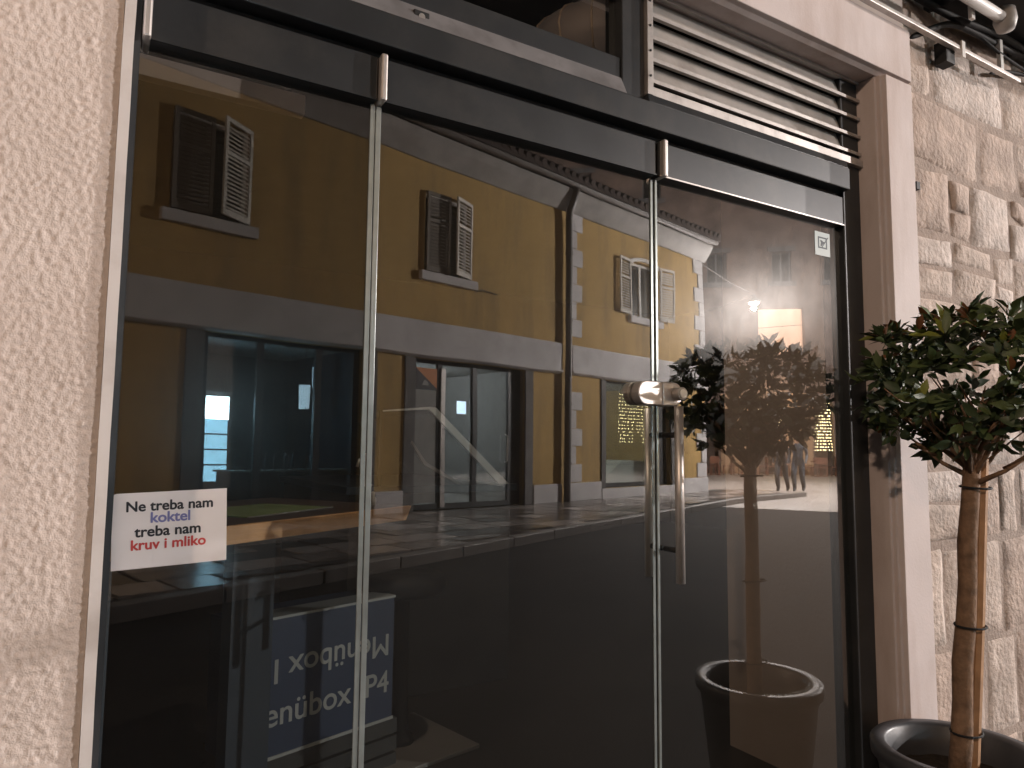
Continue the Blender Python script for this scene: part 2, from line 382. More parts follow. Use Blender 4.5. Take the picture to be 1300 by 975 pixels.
# ------------------------------------------------------------------ rubble wall right of the shop
rw = thing('rubble_wall', 'rough wall of uneven limestone blocks right of the shop surround', 'wall', (0, 0, 0))
box('mortar_bed', 'mortar', rw, 2.489, 9, -.070, .3, 0, 6.5)
def stone(x0, x1, z0, z1, m):
    n = 7; b = MB(); jit = lambda: random.uniform(-.015, .015)
    co = [(x0 + jit(), z0 + jit()), (x1 + jit(), z0 + jit()), (x1 + jit(), z1 + jit()), (x0 + jit(), z1 + jit())]
    sd = random.random() * 50; pr = random.uniform(.008, .016); tx, tz = random.uniform(-.010, .010), random.uniform(-.010, .010)
    for j in range(n):
        for i in range(n):
            s, t = (0, .05, .22, .5, .78, .95, 1)[i], (0, .05, .22, .5, .78, .95, 1)[j]
            x = (co[0][0] * (1 - s) + co[1][0] * s) * (1 - t) + (co[3][0] * (1 - s) + co[2][0] * s) * t
            z = (co[0][1] * (1 - s) + co[1][1] * s) * (1 - t) + (co[3][1] * (1 - s) + co[2][1] * s) * t
            e = min(i, n - 1 - i, j, n - 1 - j)
            ed = 0 if e == 0 else (.75 if e == 1 else 1)
            nn = noise.noise(Vector((x * 14, z * 14, sd))); n2 = noise.noise(Vector((x * 33, z * 33, sd)))
            if e == 0: x += .010 * noise.noise(Vector((x * 20, z * 20, sd + 9))); z += .010 * noise.noise(Vector((x * 20, z * 20, sd + 19)))
            b.v.append((x, -.066 - ed * (pr + .006 * nn + .005 * n2 + tx * (s - .5) + tz * (t - .5)), z))
    for j in range(n - 1):
        for i in range(n - 1):
            a = j * n + i; b.f.append((a, a + 1, a + n + 1, a + n)); b.m.append(0)
    b.build('stone', m, rw, smooth=True)
z = 0.0; ns = 0
random.seed(21)
while z < 4.5:
    h = random.choice((.17, .22, .27, .32, .36)); x = 2.492 - random.uniform(0, .0)
    while x < 6.0:
        wd = random.choice((.15, .22, .31, .42, .55))
        if h > .2 and random.random() < .25:
            hm = z + h * random.uniform(.4, .6)
            stone(x + .008, x + wd - .008, z + .008, hm - .007, 'stone%d' % random.randrange(4)); stone(x + .008, x + wd - .008, hm + .007, z + h - .008, 'stone%d' % random.randrange(4))
        else:
            stone(x + .008, x + wd - .008, z + .008, z + h - .008, 'stone%d' % random.randrange(4))
        x += wd
    z += h
random.seed(5)
for px_, pz_ in ((2.535, 2.22), (2.60, 1.62)):
    MB().box(px_, px_ + .022, -.098, -.07, pz_, pz_ + .028).build('putlog_gap', 'black', rw)

# ------------------------------------------------------------------ shopfront frame
fr = thing('shopfront_frame', 'anthracite metal frame with transom beam holding the glass shopfront', 'shopfront', (0, 0, 0))
box('post', 'frame', fr, 2.212, 2.309, -.022, .07, 0, 2.585, .003)
box('post', 'frame', fr, .0315, .044, -.018, .06, 0, 2.585)
box('seal', 'black', fr, .0445, 2.2115, -.004, .03, 2.150, 2.166)
MB().prism([(.05, 2.166), (-.050, 2.166), (-.050, 2.243), (.05, 2.243)], 'x', .0445, 2.2115).build('transom_beam', 'frame', fr, bevel=.003)
MB().prism([(.05, 2.2435), (-.048, 2.2435), (-.022, 2.300), (.05, 2.300)], 'x', .0445, 1.222).build('ledge', 'ledge', fr)
box('transom_rail', 'frame', fr, .0445, 1.222, -.020, .04, 2.3005, 2.360, .003)
box('mullion', 'frame', fr, 1.2225, 1.304, -.026, .05, 2.2435, 2.585, .003)
MB().prism([(.05, 2.2435), (-.046, 2.2435), (-.040, 2.270), (.05, 2.270)], 'x', 1.3045, 2.2115).build('lower_rail', 'frame', fr, bevel=.002)
MB().box(.0445, 1.222, .004, .012, 2.3605, 2.585, [1, 1, 0, 1, 1, 1]).build('transom_pane', ['glass', 'clear'], fr)
lk = MB().box(.595, .635, -.0365, -.02, 2.254, 2.284).build('latch_plate', 'black', fr, bevel=.003)
lk.rotation_euler = (0, 0, 0)
MB().tube([(.615, -.038, 2.269), (.615, -.034, 2.269)], .008, 12).build('screw', 'steel_worn', lk)
box('threshold', 'frame', fr, .0445, 2.2115, -.03, .1, 0, .125, .003)
for dx in [.60 + .013 * k + random.uniform(-.006, .006) for k in range(22)]:      # drip marks in the seal gap
    if random.random() < .6: MB().tube([(dx, -.0055, 2.151), (dx, -.0055, 2.149 - random.uniform(.001, .006))], .0012, 5).build('water_drop', 'chrome', fr)

# louvre
lv = thing('ventilation_louvre', 'metal ventilation louvre with slanted slats above the glass door', 'louvre', (0, 0, 0))
box('frame_stile', 'steel_worn', lv, 1.3045, 1.326, -.040, .0, 2.2705, 2.585, .001)
box('frame_rail', 'steel_worn', lv, 1.3265, 2.309, -.038, .0, 2.2705, 2.296, .001)
box('backing', 'idark', lv, 1.3265, 2.309, .055, .07, 2.2965, 2.585)
for k in range(5):
    z = 2.312 + .067 * k
    if k == 0: z = 2.3145
    MB().prism([(-.030, z), (-.030, z + .009), (-.020, z + .011), (.000, z + .072), (.004, z + .071), (-.015, z + .002), (-.022, z)], 'x', 1.3268, 2.3085).build('slat', 'louvre', lv)
    MB().prism([(-.0325, z - .002), (-.0325, z + .009), (-.0305, z + .009), (-.0305, z - .002)], 'x', 1.3268, 2.3085).build('slat_lip', 'steel_worn', [o_ for o_ in lv.children if o_.name.startswith('slat')][-1])
for z in (2.325, 2.40, 2.475, 2.55):
    MB().tube([(1.315, -.0425, z), (1.315, -.039, z)], .0035, 10).build('screw', 'black', lv)

# ------------------------------------------------------------------ glass panel and doors
def panel(name, label, cat, x0, x1, gm, clamp_x):
    t = thing(name, label, cat, (0, 0, 0))
    MB().box(x0, x1, 0, .010, .13, 2.050, [1, 1, 0, 1, 1, 1]).build('pane', [gm, 'clear'], t)
    box('top_rail', 'frame', t, x0 + .003, x1 - .003, -.022, .032, 2.046, 2.1485, .003)
    MB().prism([(-.0225, 2.0455), (-.0225, 2.0495), (-.0255, 2.0495), (-.0255, 2.0455)], 'x', x0 + .004, x1 - .004).build('drip_edge', 'steel_worn' if x1 > 2 else 'frame', t)
    MB().box(clamp_x - .0075, clamp_x + .0075, -.040, .034, 2.043, 2.152).build('end_cap', 'steel', t, bevel=.004)
    return t
fp = panel('fixed_glass_panel', 'narrow fixed glass panel carrying the white lettered sticker', 'glass panel', .0450, .520, 'glass_side', .0535)
box('edge_seal', 'edge', fp, .5085, .5195, -.004, -.0005, .13, 2.044, .001)
d1 = panel('glass_door', 'frameless glass door between narrow side panel and door with bar handle', 'door', .5265, 1.3525, 'glass', .5275)
box('edge_seal', 'edge', d1, .5212, .5335, -.006, -.0005, .13, 2.040, .001)
box('edge_seal', 'edge', d1, 1.343, 1.3520, -.0035, -.0005, .13, 2.040, .001)
d2 = panel('glass_door', 'frameless glass door with long steel bar handle and lock', 'door', 1.3575, 2.2115, 'glass', 1.372)
box('edge_seal', 'edge', d2, 1.3580, 1.366, -.006, -.0005, .13, 2.040, .001)
# strike box on the middle door (rounded end to the left)
def stadium(x0, x1, z0, z1, left, r):
    pts = []; n = 10
    zc = (z0 + z1) / 2
    if left:
        for k in range(n + 1): t = math.pi / 2 + math.pi * k / n; pts.append((x0 + r + r * math.cos(t), zc + (z1 - z0) / 2 * math.sin(t)))
        pts += [(x1, z0), (x1, z1)]
    else:
        for k in range(n + 1): t = -math.pi / 2 + math.pi * k / n; pts.append((x1 - r + r * math.cos(t), zc + (z1 - z0) / 2 * math.sin(t)))
        pts += [(x0, z1), (x0, z0)]
    return pts
MB().prism(stadium(1.268, 1.3535, 1.389, 1.455, True, .030), 'y', -.034, -.0006).build('strike_box', 'steel', d1, bevel=.003)
MB().prism(stadium(1.268, 1.3535, 1.389, 1.455, True, .030), 'y', .0106, .042).build('inner_strike_box', 'steel_worn', d1, bevel=.003)
lb = MB().prism(stadium(1.3560, 1.430, 1.389, 1.455, False, .030), 'y', -.034, -.0066).build('lock_case', 'steel', d2, bevel=.003)
MB().prism(stadium(1.3560, 1.430, 1.389, 1.455, False, .030), 'y', .0106, .042).build('inner_lock_case', 'steel_worn', d2, bevel=.003)
MB().tube([(1.404, -.0345, 1.422), (1.404, -.062, 1.422)], .0185, 24).build('cylinder_knob', 'steel_worn', lb, bevel=.002)
MB().tube([(1.404, -.0625, 1.422), (1.404, -.0645, 1.422)], .0125, 20).build('keyway_disc', 'chrome', lb)
hx = 1.389
for nm, y in (('pull_handle', -.060), ('inner_pull_handle', .066)):
    h = MB().tube([(hx, y, .909), (hx, y, 1.386)], .0125, 18).build(nm, 'steel', d2, smooth=False)
    for p in h.data.polygons: p.use_smooth = len(p.vertices) == 4
    for z in (.995, 1.308):
        y0, y1 = (y + .0128, -.0006) if y < 0 else (.0106, y - .0128)
        MB().tube([(hx, y0, z), (hx, y1, z)], .0075, 12).build('standoff', 'black', h, smooth=True)
# floor spring patches
box('bottom_patch', 'steel', d2, 2.04, 2.2, -.012, .022, .132, .18, .002)

# ------------------------------------------------------------------ stickers
sk = thing('lettered_sticker', 'white vinyl sticker with black, blue and red rounded lettering', 'sticker', (.1425, -.0006, 1.1115))
sk.rotation_euler = (0, R(-2.0), 0)
hw, hh, rc = .0985, .0695, .008
pts = [(-hw, -hh), (hw, -hh), (hw, hh)] + [(-hw + rc - rc * math.sin(t), hh - rc + rc * math.cos(t)) for t in [math.pi / 2 * k / 6 for k in range(7)]]
MB().prism(pts, 'y', -.0008, 0).build('vinyl', 'white', sk)
RT = Matrix.Rotation(R(90), 4, 'X')
for body, fx, fz, ww, m in (('Ne treba nam', .495, .245, .755, 'ink_black'), ('koktel', .495, .405, .345, 'ink_blue'), ('treba nam', .475, .585, .575, 'ink_black'), ('kruv i mliko', .485, .755, .65, 'ink_red')):
    o = text(body, .02, m, 'lettering', sk, Matrix.Identity(4), bold=.026, depth=.0001)
    xs_ = [v.co.x for v in o.data.vertices]; wid = max(xs_) - min(xs_); k = ww * 2 * hw / wid
    o.matrix_local = Matrix.Translation((-hw + fx * 2 * hw - (max(xs_) + min(xs_)) / 2 * k, -.0011, hh - fz * 2 * hh)) @ RT @ Matrix.Diagonal((k, k * .98, 1, 1))
for vx, hx_ in ((-.03, .03), (.06, .035)):     # faint creases in the vinyl
    MB().prism([(vx, -hh), (vx + .0012, -hh), (vx + .0005, -hh + hx_), (vx - .0005, -hh + hx_)], 'y', -.0011, -.0008).build('crease', 'white', sk)

ns_ = thing('pictogram_sticker', 'small pale teal pictogram sticker in the top corner of the right door', 'sticker', (2.119, -.0006, 1.972))
box('vinyl', 'teal', ns_, -.040, .040, -.0006, 0, -.041, .041)
q = MB()
for a in ((-.024, .024, .019, .024), (-.024, .024, -.016, -.011), (-.024, -.018, -.0108, .0188), (.018, .024, -.0108, .0188)):
    q.box(a[0], a[1], -.0010, -.0006, a[2], a[3])
q.build('pictogram_border', 'ink_teal', ns_)
MB().prism([(-.012, -.008), (-.004, -.008), (.003, .001), (.010, .002), (.012, .008), (.004, .008), (-.002, .012), (-.013, .013), (-.008, .004)], 'y', -.0010, -.0006).build('pictogram_figure', 'ink_teal', ns_)
MB().prism([(-.006, -.012), (-.002, -.012), (.032, .026), (.028, .027)], 'y', -.0014, -.0011).build('pictogram_stroke', 'ink_teal', ns_)

# ------------------------------------------------------------------ shop interior
def struct(name, m, *a): return tag(box(name, m, None, *a), kind='structure')
struct('interior_floor', 'ifloor', .014, 8, .101, 7, -.003, .12)
struct('interior_wall_left', 'idark', -.2, .0135, .301, 7, 0, 3.4)
struct('interior_wall_back', 'idark', -.2, 8, 7, 7.2, 0, 3.4)
struct('interior_wall_right', 'idark', 8, 8.2, .3, 7, 0, 3.4)
struct('interior_ceiling', 'idark', -.2, 8.2, .281, 7.2, 3.4, 3.6)
struct('interior_wall_nib', 'plaster', 2.215, 2.60, .0705, .535, .1201, 3.399)
struct('interior_wall_front', 'idark', 2.60, 8.2, .301, .40, .1201, 3.399)
# slanted bar table
e = Vector((.858, .515, 0)); nrm = Vector((-.515, .858, 0)); cor = Vector((1.043, .982, 0))
bt = thing('bar_table', 'wooden bar table with light pine edge behind the narrow glass panel', 'table', (cor.x, cor.y, .12), math.atan2(e.y, e.x))
MB().prism([(-1.15, .882), (-.034, .882), (-.002, .9305), (-1.15, .9305)], 'y', .0185, .72).build('table_top', 'wood_dark', bt, bevel=.002)
MB().prism([(-1.15, .880), (-.032, .880), (0, .930), (-1.15, .930)], 'y', -.002, .018).build('edge_strip', 'wood', bt, bevel=.002)
box('leg_panel', 'navy', bt, -.69, -.53, .13, .17, 0, .879)
box('leg_panel', 'navy', bt, -1.12, -1.08, .10, .62, 0, .879)
pm = thing('green_place_mat', 'green paper place mat lying on the wooden bar table', 'place mat', cor + e * -.46 + nrm * .30 + Vector((0, 0, 1.051)), math.atan2(e.y, e.x) + .12)
MB().box(-.21, .21, -.15, .15, 0, .003).build('paper', 'green', pm)
MB().box(-.21, .21, -.156, -.150, 0, .0035).build('paper_border', 'print', pm)
bd_ = thing('bulkhead_board', 'pale board fixed high along the inside of the narrow glass panel', 'board', (0, 0, 0))
box('board', 'plaster', bd_, .016, .533, .70, .74, 2.315, 2.378, .002)
for x_ in (.06, .47): box('hanger', 'idark', bd_, x_, x_ + .02, .71, .73, 2.3785, 3.3995)
# small items on the table
for du, dn in ((-.10, .10),):
    b = thing('salt_shaker', 'tiny steel shaker near the corner of the bar table', 'shaker', cor + e * du + nrm * dn + Vector((0, 0, 1.05)))
    MB().lathe([(0, 0), (.013, 0), (.012, .03), (.007, .036), (.008, .05), (0, .054)], 14).build('shaker_body', 'steel', b, smooth=True)
# crate + printed carton
cr = thing('storage_crate', 'low dark crate under the blue carton inside the shop', 'crate', (.72, 1.05, .12), R(17))
for i_, (z0, z1) in enumerate(((0, .055), (.065, .115), (.125, .175))):
    box('board', 'idark', cr, -.32, .26, -.14, -.122, z0, z1); box('board', 'idark', cr, -.32, .26, .122, .14, z0, z1)
for x_ in (-.32, .242): box('end_board', 'idark', cr, x_, x_ + .018, -.1215, .1215, 0, .175)
box('crate_floor', 'idark', cr, -.3015, .2415, -.1215, .1215, .155, .175)
cb = thing('blue_carton', 'blue carton with pale lettering, one line upside down, below the bar table', 'box', (.745, 1.02, .2955), R(17))
box('carton', 'blue', cb, -.355, .225, -.10, .12, 0, .425, .003)
box('flap_edge', 'print', cb, -.357, .227, -.104, .0, .426, .434)
box('bottom_tape', 'print', cb, -.357, .227, -.1035, -.1005, 0, .010)
def carton_text(body, size, x, z, flip, align='LEFT'):
    m = Matrix.Translation((x, -.1012, z)) @ RT
    if flip: m = m @ Matrix.Rotation(math.pi, 4, 'Z')
    text(body, size, 'print', 'lettering', cb, m, bold=.010, align=align)
carton_text('Men\u00fcbox IP4', .106, .207, .300, True)
carton_text('Men\u00fcbox IP4', .106, .207, .100, False, 'RIGHT')
# stool with square base plate
bs_ = thing('bar_stool', 'dark bar stool on pale square base plate inside the shop', 'stool', (1.09, 1.16, .12), R(12))
box('base_plate', 'plate', bs_, -.22, .22, -.22, .22, .0005, .016, .003)
MB().lathe([(0, .0165), (.055, .0165), (.050, .045), (.030, .06), (.030, .58), (0, .58)], 20).build('column', 'black', bs_, smooth=True)
MB().lathe([(0, .5805), (.16, .5805), (.175, .61), (.165, .645), (0, .652)], 28).build('seat', 'black', bs_, smooth=True)
# display counter with slanted guard
dc = thing('display_counter', 'display counter with bent bright guard rail inside the shop', 'counter', (0, 0, .12))
box('counter_body', 'idark', dc, 1.02, 1.86, 1.64, 2.9, 0, .93, .004)
box('counter_top', 'navy', dc, 1.00, 1.89, 1.62, 2.92, .931, .965, .003)
MB().prism([(1.165, 1.316), (1.40, 1.340), (1.432, 1.338), (1.845, .9655), (1.79, .9655), (1.415, 1.312), (1.395, 1.328), (1.165, 1.310)], 'y', 1.63, 1.65).build('guard_rail', 'chrome', dc)
MB().prism([(1.327, 1.175), (1.40, 1.075), (1.60, .9655), (1.572, .9655), (1.39, 1.062), (1.322, 1.165)], 'y', 1.66, 1.675).build('shelf_edge', 'plate', dc)
box('rail_post', 'black', dc, 1.150, 1.164, 1.632, 1.648, .9655, 1.318)
MB().prism([(1.445, 1.318), (1.84, .967), (1.834, .967), (1.44, 1.31)], 'y', 1.652, 2.858).build('guard_pane', 'clear', dc)
tp = thing('beer_tap', 'small steel beer tap standing on the display counter', 'tap', (1.12, 1.70, 1.0852))
MB().lathe([(0, 0), (.03, 0), (.028, .006), (.012, .012), (.011, .15), (0, .155)], 16).build('tap_column', 'steel', tp, smooth=True)
MB().tube([(0, 0, .12), (-.05, -.03, .12), (-.06, -.035, .09)], .007, 10).build('spout', 'steel', tp, smooth=True)
MB().tube([(0, 0, .156), (.01, 0, .20)], [.006, .010], 10).build('tap_lever', 'chrome', tp, smooth=True)
# paper lantern behind the transom and a ceiling spot over the table
ps = thing('paper_lantern', 'large pale ribbed paper lantern hanging behind the transom pane', 'lantern', (1.80, .80, 2.74))
MB().lathe([(.02, .0)] + [(.34 * math.sin(math.pi * k / 16), .18 - .18 * math.cos(math.pi * k / 16)) for k in range(1, 16)] + [(.02, .36)], 40).build('lantern_skin', 'lantern', ps, smooth=True)
MB().tube([(0, 0, .36), (0, 0, .6598)], .004, 8).build('cord', 'black', ps)
for k in range(16):
    a = 2 * math.pi * k / 16
    MB().tube([(.343 * math.sin(math.pi * q / 12) * math.cos(a), .343 * math.sin(math.pi * q / 12) * math.sin(a), .18 - .183 * math.cos(math.pi * q / 12)) for q in range(1, 12)], .004, 6).build('rib', 'shade', ps, smooth=True)
cs = thing('ceiling_spot', 'small black ceiling spot above the bar table', 'spot lamp', (1.25, .45, 3.30))
MB().lathe([(0, .0998), (.05, .0998), (.05, .0), (.042, .0), (.042, .06), (0, .06)], 18).build('spot_body', 'black', cs)
MB().lathe([(0, .03), (.040, .03), (.040, .05), (0, .05)], 16).build('spot_lens', 'bulb_dim', cs)
_l = bpy.data.lights.new('ceiling_spot_light', 'SPOT'); _l.energy = W_PENDANT; _l.color = (1, .80, .62); _l.shadow_soft_size = .04; _l.spot_size = R(82); _l.spot_blend = .5
_o = bpy.data.objects.new('ceiling_spot_light', _l); C.objects.link(_o); _o.parent = cs; _o.location = (0, 0, -.06)

# ------------------------------------------------------------------ awning rail and cables over the lintel
ar = thing('awning_rail', 'slim steel awning rail with hanging bracket above the stone surround', 'awning rail', (0, 0, 0))
MB().box(.2, 3.24, -.152, -.130, 2.796, 2.812).build('rail', 'steel_worn', ar, bevel=.002)
for x_ in (.5, 1.3, 2.1): box('bracket', 'steel_worn', ar, x_, x_ + .03, -.1295, -.1, 2.798, 2.83)
box('hanger', 'chrome', ar, 3.085, 3.108, -.150, -.134, 2.8125, 2.9845, .001)
box('clip', 'chrome', ar, 2.775, 2.797, -.158, -.1525, 2.765, 2.830); box('clip_block', 'black', ar, 2.715, 2.774, -.130, -.085, 2.745, 2.830)
aw = thing('folded_awning', 'folded dark awning cassette with pale roller tube under the eave', 'awning', (0, 0, 0))
MB().tube([(1.9, -.25, 2.905), (2.87, -.25, 2.905)], .021, 20).build('roller_tube', 'louvre', aw, smooth=True)
MB().lathe([(0, 2.86), (.03, 2.865), (.04, 2.90), (.035, 2.945), (0, 2.955)], 16, (2.905, -.25)).build('end_knuckle', 'louvre', aw, smooth=True)
MB().prism([(-.40, 2.985), (-.10, 2.985), (-.10, 3.05), (-.40, 3.07)], 'x', 1.6, 4.4).build('cassette', 'idark', aw, bevel=.01)
for x_ in (2.66, 3.30): box('cassette_bracket', 'frame', aw, x_, x_ + .045, -.20, -.072, 2.955, 2.9845, .004)
box('bracket_tag', 'chrome', aw, 2.715, 2.738, -.225, -.212, 2.865, 2.915); box('tag_stem', 'frame', aw, 2.722, 2.731, -.2235, -.2135, 2.9155, 2.9845)
for pts, r_ in (([(2.50, -.11, 2.775), (2.60, -.125, 2.83), (2.70, -.13, 2.885), (2.80, -.13, 2.918), (2.95, -.13, 2.925), (3.12, -.13, 2.925), (3.33, -.125, 2.955), (3.8, -.11, 2.96)], .013),
                ([(2.52, -.10, 2.965), (2.68, -.13, 2.935), (2.82, -.14, 2.925), (2.98, -.15, 2.945), (3.2, -.15, 2.960), (3.7, -.12, 2.975)], .015),
                ([(2.90, -.11, 2.96), (3.0, -.14, 2.90), (3.10, -.15, 2.87), (3.3, -.13, 2.885), (3.6, -.11, 2.90)], .007),
                ([(3.09, -.10, 2.815), (3.2, -.11, 2.855), (3.45, -.11, 2.90)], .010)):
    o = MB().tube([Vector(p) for p in pts], r_, 8).build('cable', 'black', aw, smooth=True)
    sub = o.modifiers.new('smooth', 'SUBSURF'); sub.levels = 2; sub.render_levels = 2

# ------------------------------------------------------------------ potted laurel
TX, TY = 2.165, -.352
tr = thing('potted_laurel_tree', 'ball-clipped laurel tree tied to a stake in a dark round planter', 'potted tree', (TX, TY, 0))
pot = MB().lathe([(0, .0), (.155, .0), (.165, .012), (.205, .36), (.212, .385), (.224, .395), (.226, .425), (.220, .433), (.190, .433), (.182, .425), (.178, .36), (.17, .33)], 56).build('planter', 'pot', tr, smooth=True)
sm = MB(); n = 18
for j in range(n):
    r_ = .172 * (j + .001) / (n - 1)
    for k in range(28):
        t = 2 * math.pi * k / 28; sm.v.append((r_ * math.cos(t), r_ * math.sin(t), .345 + .012 * noise.noise(Vector((r_ * math.cos(t) * 30, r_ * math.sin(t) * 30, 1)))))
for j in range(n - 1):
    for k in range(28): sm.f.append((j * 28 + k, j * 28 + (k + 1) % 28, (j + 1) * 28 + (k + 1) % 28, (j + 1) * 28 + k)); sm.m.append(0)
sm.build('soil', 'soil', tr, smooth=True)
ttop = Vector((.040, -.05, 1.23))
tb = Vector((-.012, -.004, .34))
tk = MB().tube([tb.lerp(ttop, k / 8) + Vector((.0025 * math.sin(k * 1.7), .0025 * math.cos(k * 2.1), 0)) for k in range(9)], [.028 - .0006 * k + .001 * math.sin(k * 2.3) for k in range(9)], 14).build('trunk', 'bark', tr, smooth=True)
off = Vector((.036, -.018, 0))
MB().tube([tb + off, tb.lerp(ttop, .5) + off, ttop + off * .9 + Vector((0, 0, .02))], [.016, .0155, .015], 7).build('stake', 'stake', tr)
for f in (.16, .49, .93):
    p = tb.lerp(ttop, f) + off * .45
    q = MB(); ring = []
    for k in range(20):
        t = 2 * math.pi * k / 20; ring.append(p + Vector((.050 * math.cos(t) + .004 * math.sin(2 * t), .036 * math.sin(t), .003 * math.sin(t))))
    q.tube(ring + [ring[0]], .0032, 6, False).build('tie', 'black', tr)
cc = Vector((.04, -.055, 1.470))
br = MB(); tips = []
for k in range(20):
    a = 2 * math.pi * k / 20 + random.uniform(-.2, .2); el = random.uniform(.25, 1.2); L_ = random.uniform(.17, .27)
    d = Vector((math.cos(a) * math.cos(el), math.sin(a) * math.cos(el) * .9, math.sin(el) * .8 + .25)).normalized()
    s0 = tb.lerp(ttop, random.uniform(.93, 1.0)); mid = s0 + d * L_ * .5 + Vector((0, 0, -.01)); tip = s0 + d * L_
    br.tube([s0, mid, tip], [.009, .006, .003], 6); tips.append(tip)
    for _ in range(3):
        d2_ = (d + Vector((random.uniform(-1, 1), random.uniform(-1, 1), random.uniform(-.4, .8))) * .7).normalized()
        s1 = s0.lerp(tip, random.uniform(.4, .9)); br.tube([s1, s1 + d2_ * random.uniform(.08, .17)], [.004, .0018], 5)
br.build('branches', 'bark', tr, smooth=True)
# leaves: rosettes of pointed oval leaves at twig ends
def leaf_pts(L_, wd, fold):
    return [(0, 0, 0), (L_ * .28, wd * .8, fold), (L_ * .6, wd, fold), (L_, 0, -L_ * .10), (L_ * .6, -wd, fold), (L_ * .28, -wd * .8, fold), (L_ * .35, 0, 0), (L_ * .68, 0, -L_ * .02)]
LF = [(0, 6, 1), (1, 6, 7, 2), (2, 7, 3), (0, 5, 6), (6, 5, 4, 7), (7, 4, 3)]
leaves = []
NR = 340
for i in range(NR):
    t = random.random(); a = random.uniform(0, 2 * math.pi); ct = random.uniform(-1, 1)
    sn = math.sqrt(1 - ct * ct); rr = random.choice((random.uniform(.55, 1.0), random.uniform(.85, 1.06)))
    dirv = Vector((sn * math.cos(a), sn * math.sin(a), ct))
    rx, rz = .272, (.205 if ct > 0 else .20)
    lump = 1 + .13 * noise.noise(dirv * 2.3 + Vector((4, 1, 7)))
    p = cc + Vector((dirv.x * rx, dirv.y * rx, dirv.z * rz)) * rr * lump
    if p.z < 1.33 and (p - cc).xy.length > .20 + (p.z - 1.24) * 1.6: continue
    if p.y + TY > -.03: continue
    outd = (dirv + Vector((0, 0, .35))).normalized()
    for k in range(random.randint(5, 8)):
        ld = (outd * random.uniform(.25, .9) + Vector((random.uniform(-1, 1), random.uniform(-1, 1), random.uniform(-.7, .8)))).normalized()
        nrm_ = (outd + Vector((random.uniform(-.6, .6), random.uniform(-.6, .6), random.uniform(-.2, .6)))).normalized()
        leaves.append((p + ld * .008, ld, nrm_, random.choice((random.uniform(.030, .050), random.uniform(.045, .068))), ct, rr))
def leaf_mtx(p, ld, nn):
    x = ld; y = nn.cross(x)
    if y.length < .05: y = Vector((0, 0, 1)).cross(x)
    y.normalize(); z = x.cross(y)
    return Matrix((x, y, z)).transposed().to_4x4(), p
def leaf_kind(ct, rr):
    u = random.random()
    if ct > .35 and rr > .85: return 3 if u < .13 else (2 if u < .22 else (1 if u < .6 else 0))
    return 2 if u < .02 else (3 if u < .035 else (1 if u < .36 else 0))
leafmesh = []
for k in range(4):
    for wv in (.19, .23):
        b = MB(); b.v = leaf_pts(1, wv, .05); b.f = LF[:]; b.m = [0] * 6; leafmesh.append(b.mesh('leaf', 'leaf%d' % k))
for me in leafmesh: me.polygons.foreach_set("use_smooth", [True] * len(me.polygons))
camp = Vector((0 - TX, -1.5 - TY, 1.27))
leaves.sort(key=lambda l: (l[0] - camp).length)
foliage = MB(); fi = 0
for i, (p, ld, nn, sz, ct, rr) in enumerate(leaves):
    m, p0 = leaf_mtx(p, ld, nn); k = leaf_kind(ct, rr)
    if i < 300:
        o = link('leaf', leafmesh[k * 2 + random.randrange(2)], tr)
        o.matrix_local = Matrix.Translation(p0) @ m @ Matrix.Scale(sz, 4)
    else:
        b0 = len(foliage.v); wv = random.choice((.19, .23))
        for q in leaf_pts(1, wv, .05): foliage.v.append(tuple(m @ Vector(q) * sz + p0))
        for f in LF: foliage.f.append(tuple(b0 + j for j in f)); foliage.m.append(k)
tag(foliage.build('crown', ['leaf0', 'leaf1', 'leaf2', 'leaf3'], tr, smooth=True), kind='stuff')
MARK_B = 1

# ------------------------------------------------------------------ yellow house across the street (local: u along front, +y towards the shop)
yh = thing('yellow_house', 'ochre yellow two storey house with grey bands and louvred shutters', 'house', BO, -BA)
ops = [(-13.57, -10.95, .10, 2.869), (-9.86, -7.10, .10, 2.869), (-4.41, -1.65, .34, 2.869),
       (-14.14, -13.00, 4.50, 5.98), (-9.70, -8.60, 4.44, 5.96), (-3.36, -2.18, 4.50, 5.90)]
holes(-18, 0, 0, 6.55, ops, -.36, 0).build('wall', 'yellow', yh)
box('side_wall', 'yellow', yh, -.36, 0, -8, -.3605, 0, 6.55)
box('side_wall', 'yellow', yh, -18, -17.64, -8, -.3605, 0, 6.55)
box('rear_wall', 'yellow', yh, -17.6395, -.3605, -8, -7.7, 0, 6.55)
box('storey_floor', 'room', yh, -17.6395, -.3605, -7.6995, -.3605, 3.0, 3.3)
box('ground_floor', 'room', yh, -17.6395, -.3605, -7.6995, -.3605, .02, .13)
for u in (-10.5, -6.2): box('partition', 'bar_paint' if u < -8 else 'room', yh, u, u + .15, -7.6995, -.3605, .131, 2.999)
box('bar_back_wall', 'bar_paint', yh, -17.6, -10.501, -3.6, -3.5, .131, 2.999)
box('bar_floor', 'bar_paint', yh, -17.6, -10.501, -3.499, -.3605, .1305, .1345)
box('upper_partition', 'roomd', yh, -17.6, -.4, -2.2, -2.0, 3.301, 6.5)
# storey band: flat fascia + projecting lower lip, broken at the drainpipe
for a, c in ((-18.02, -6.02), (-5.66, .10)):
    MB().prism([(.002, 2.945), (.085, 2.945), (.085, 3.49), (.065, 3.515), (.002, 3.515)], 'x', a, c).build('band', 'grey', yh)
    MB().prism([(.002, 2.87), (.055, 2.87), (.125, 2.905), (.125, 2.944), (.002, 2.944)], 'x', a, c).build('band_lip', 'grey', yh)
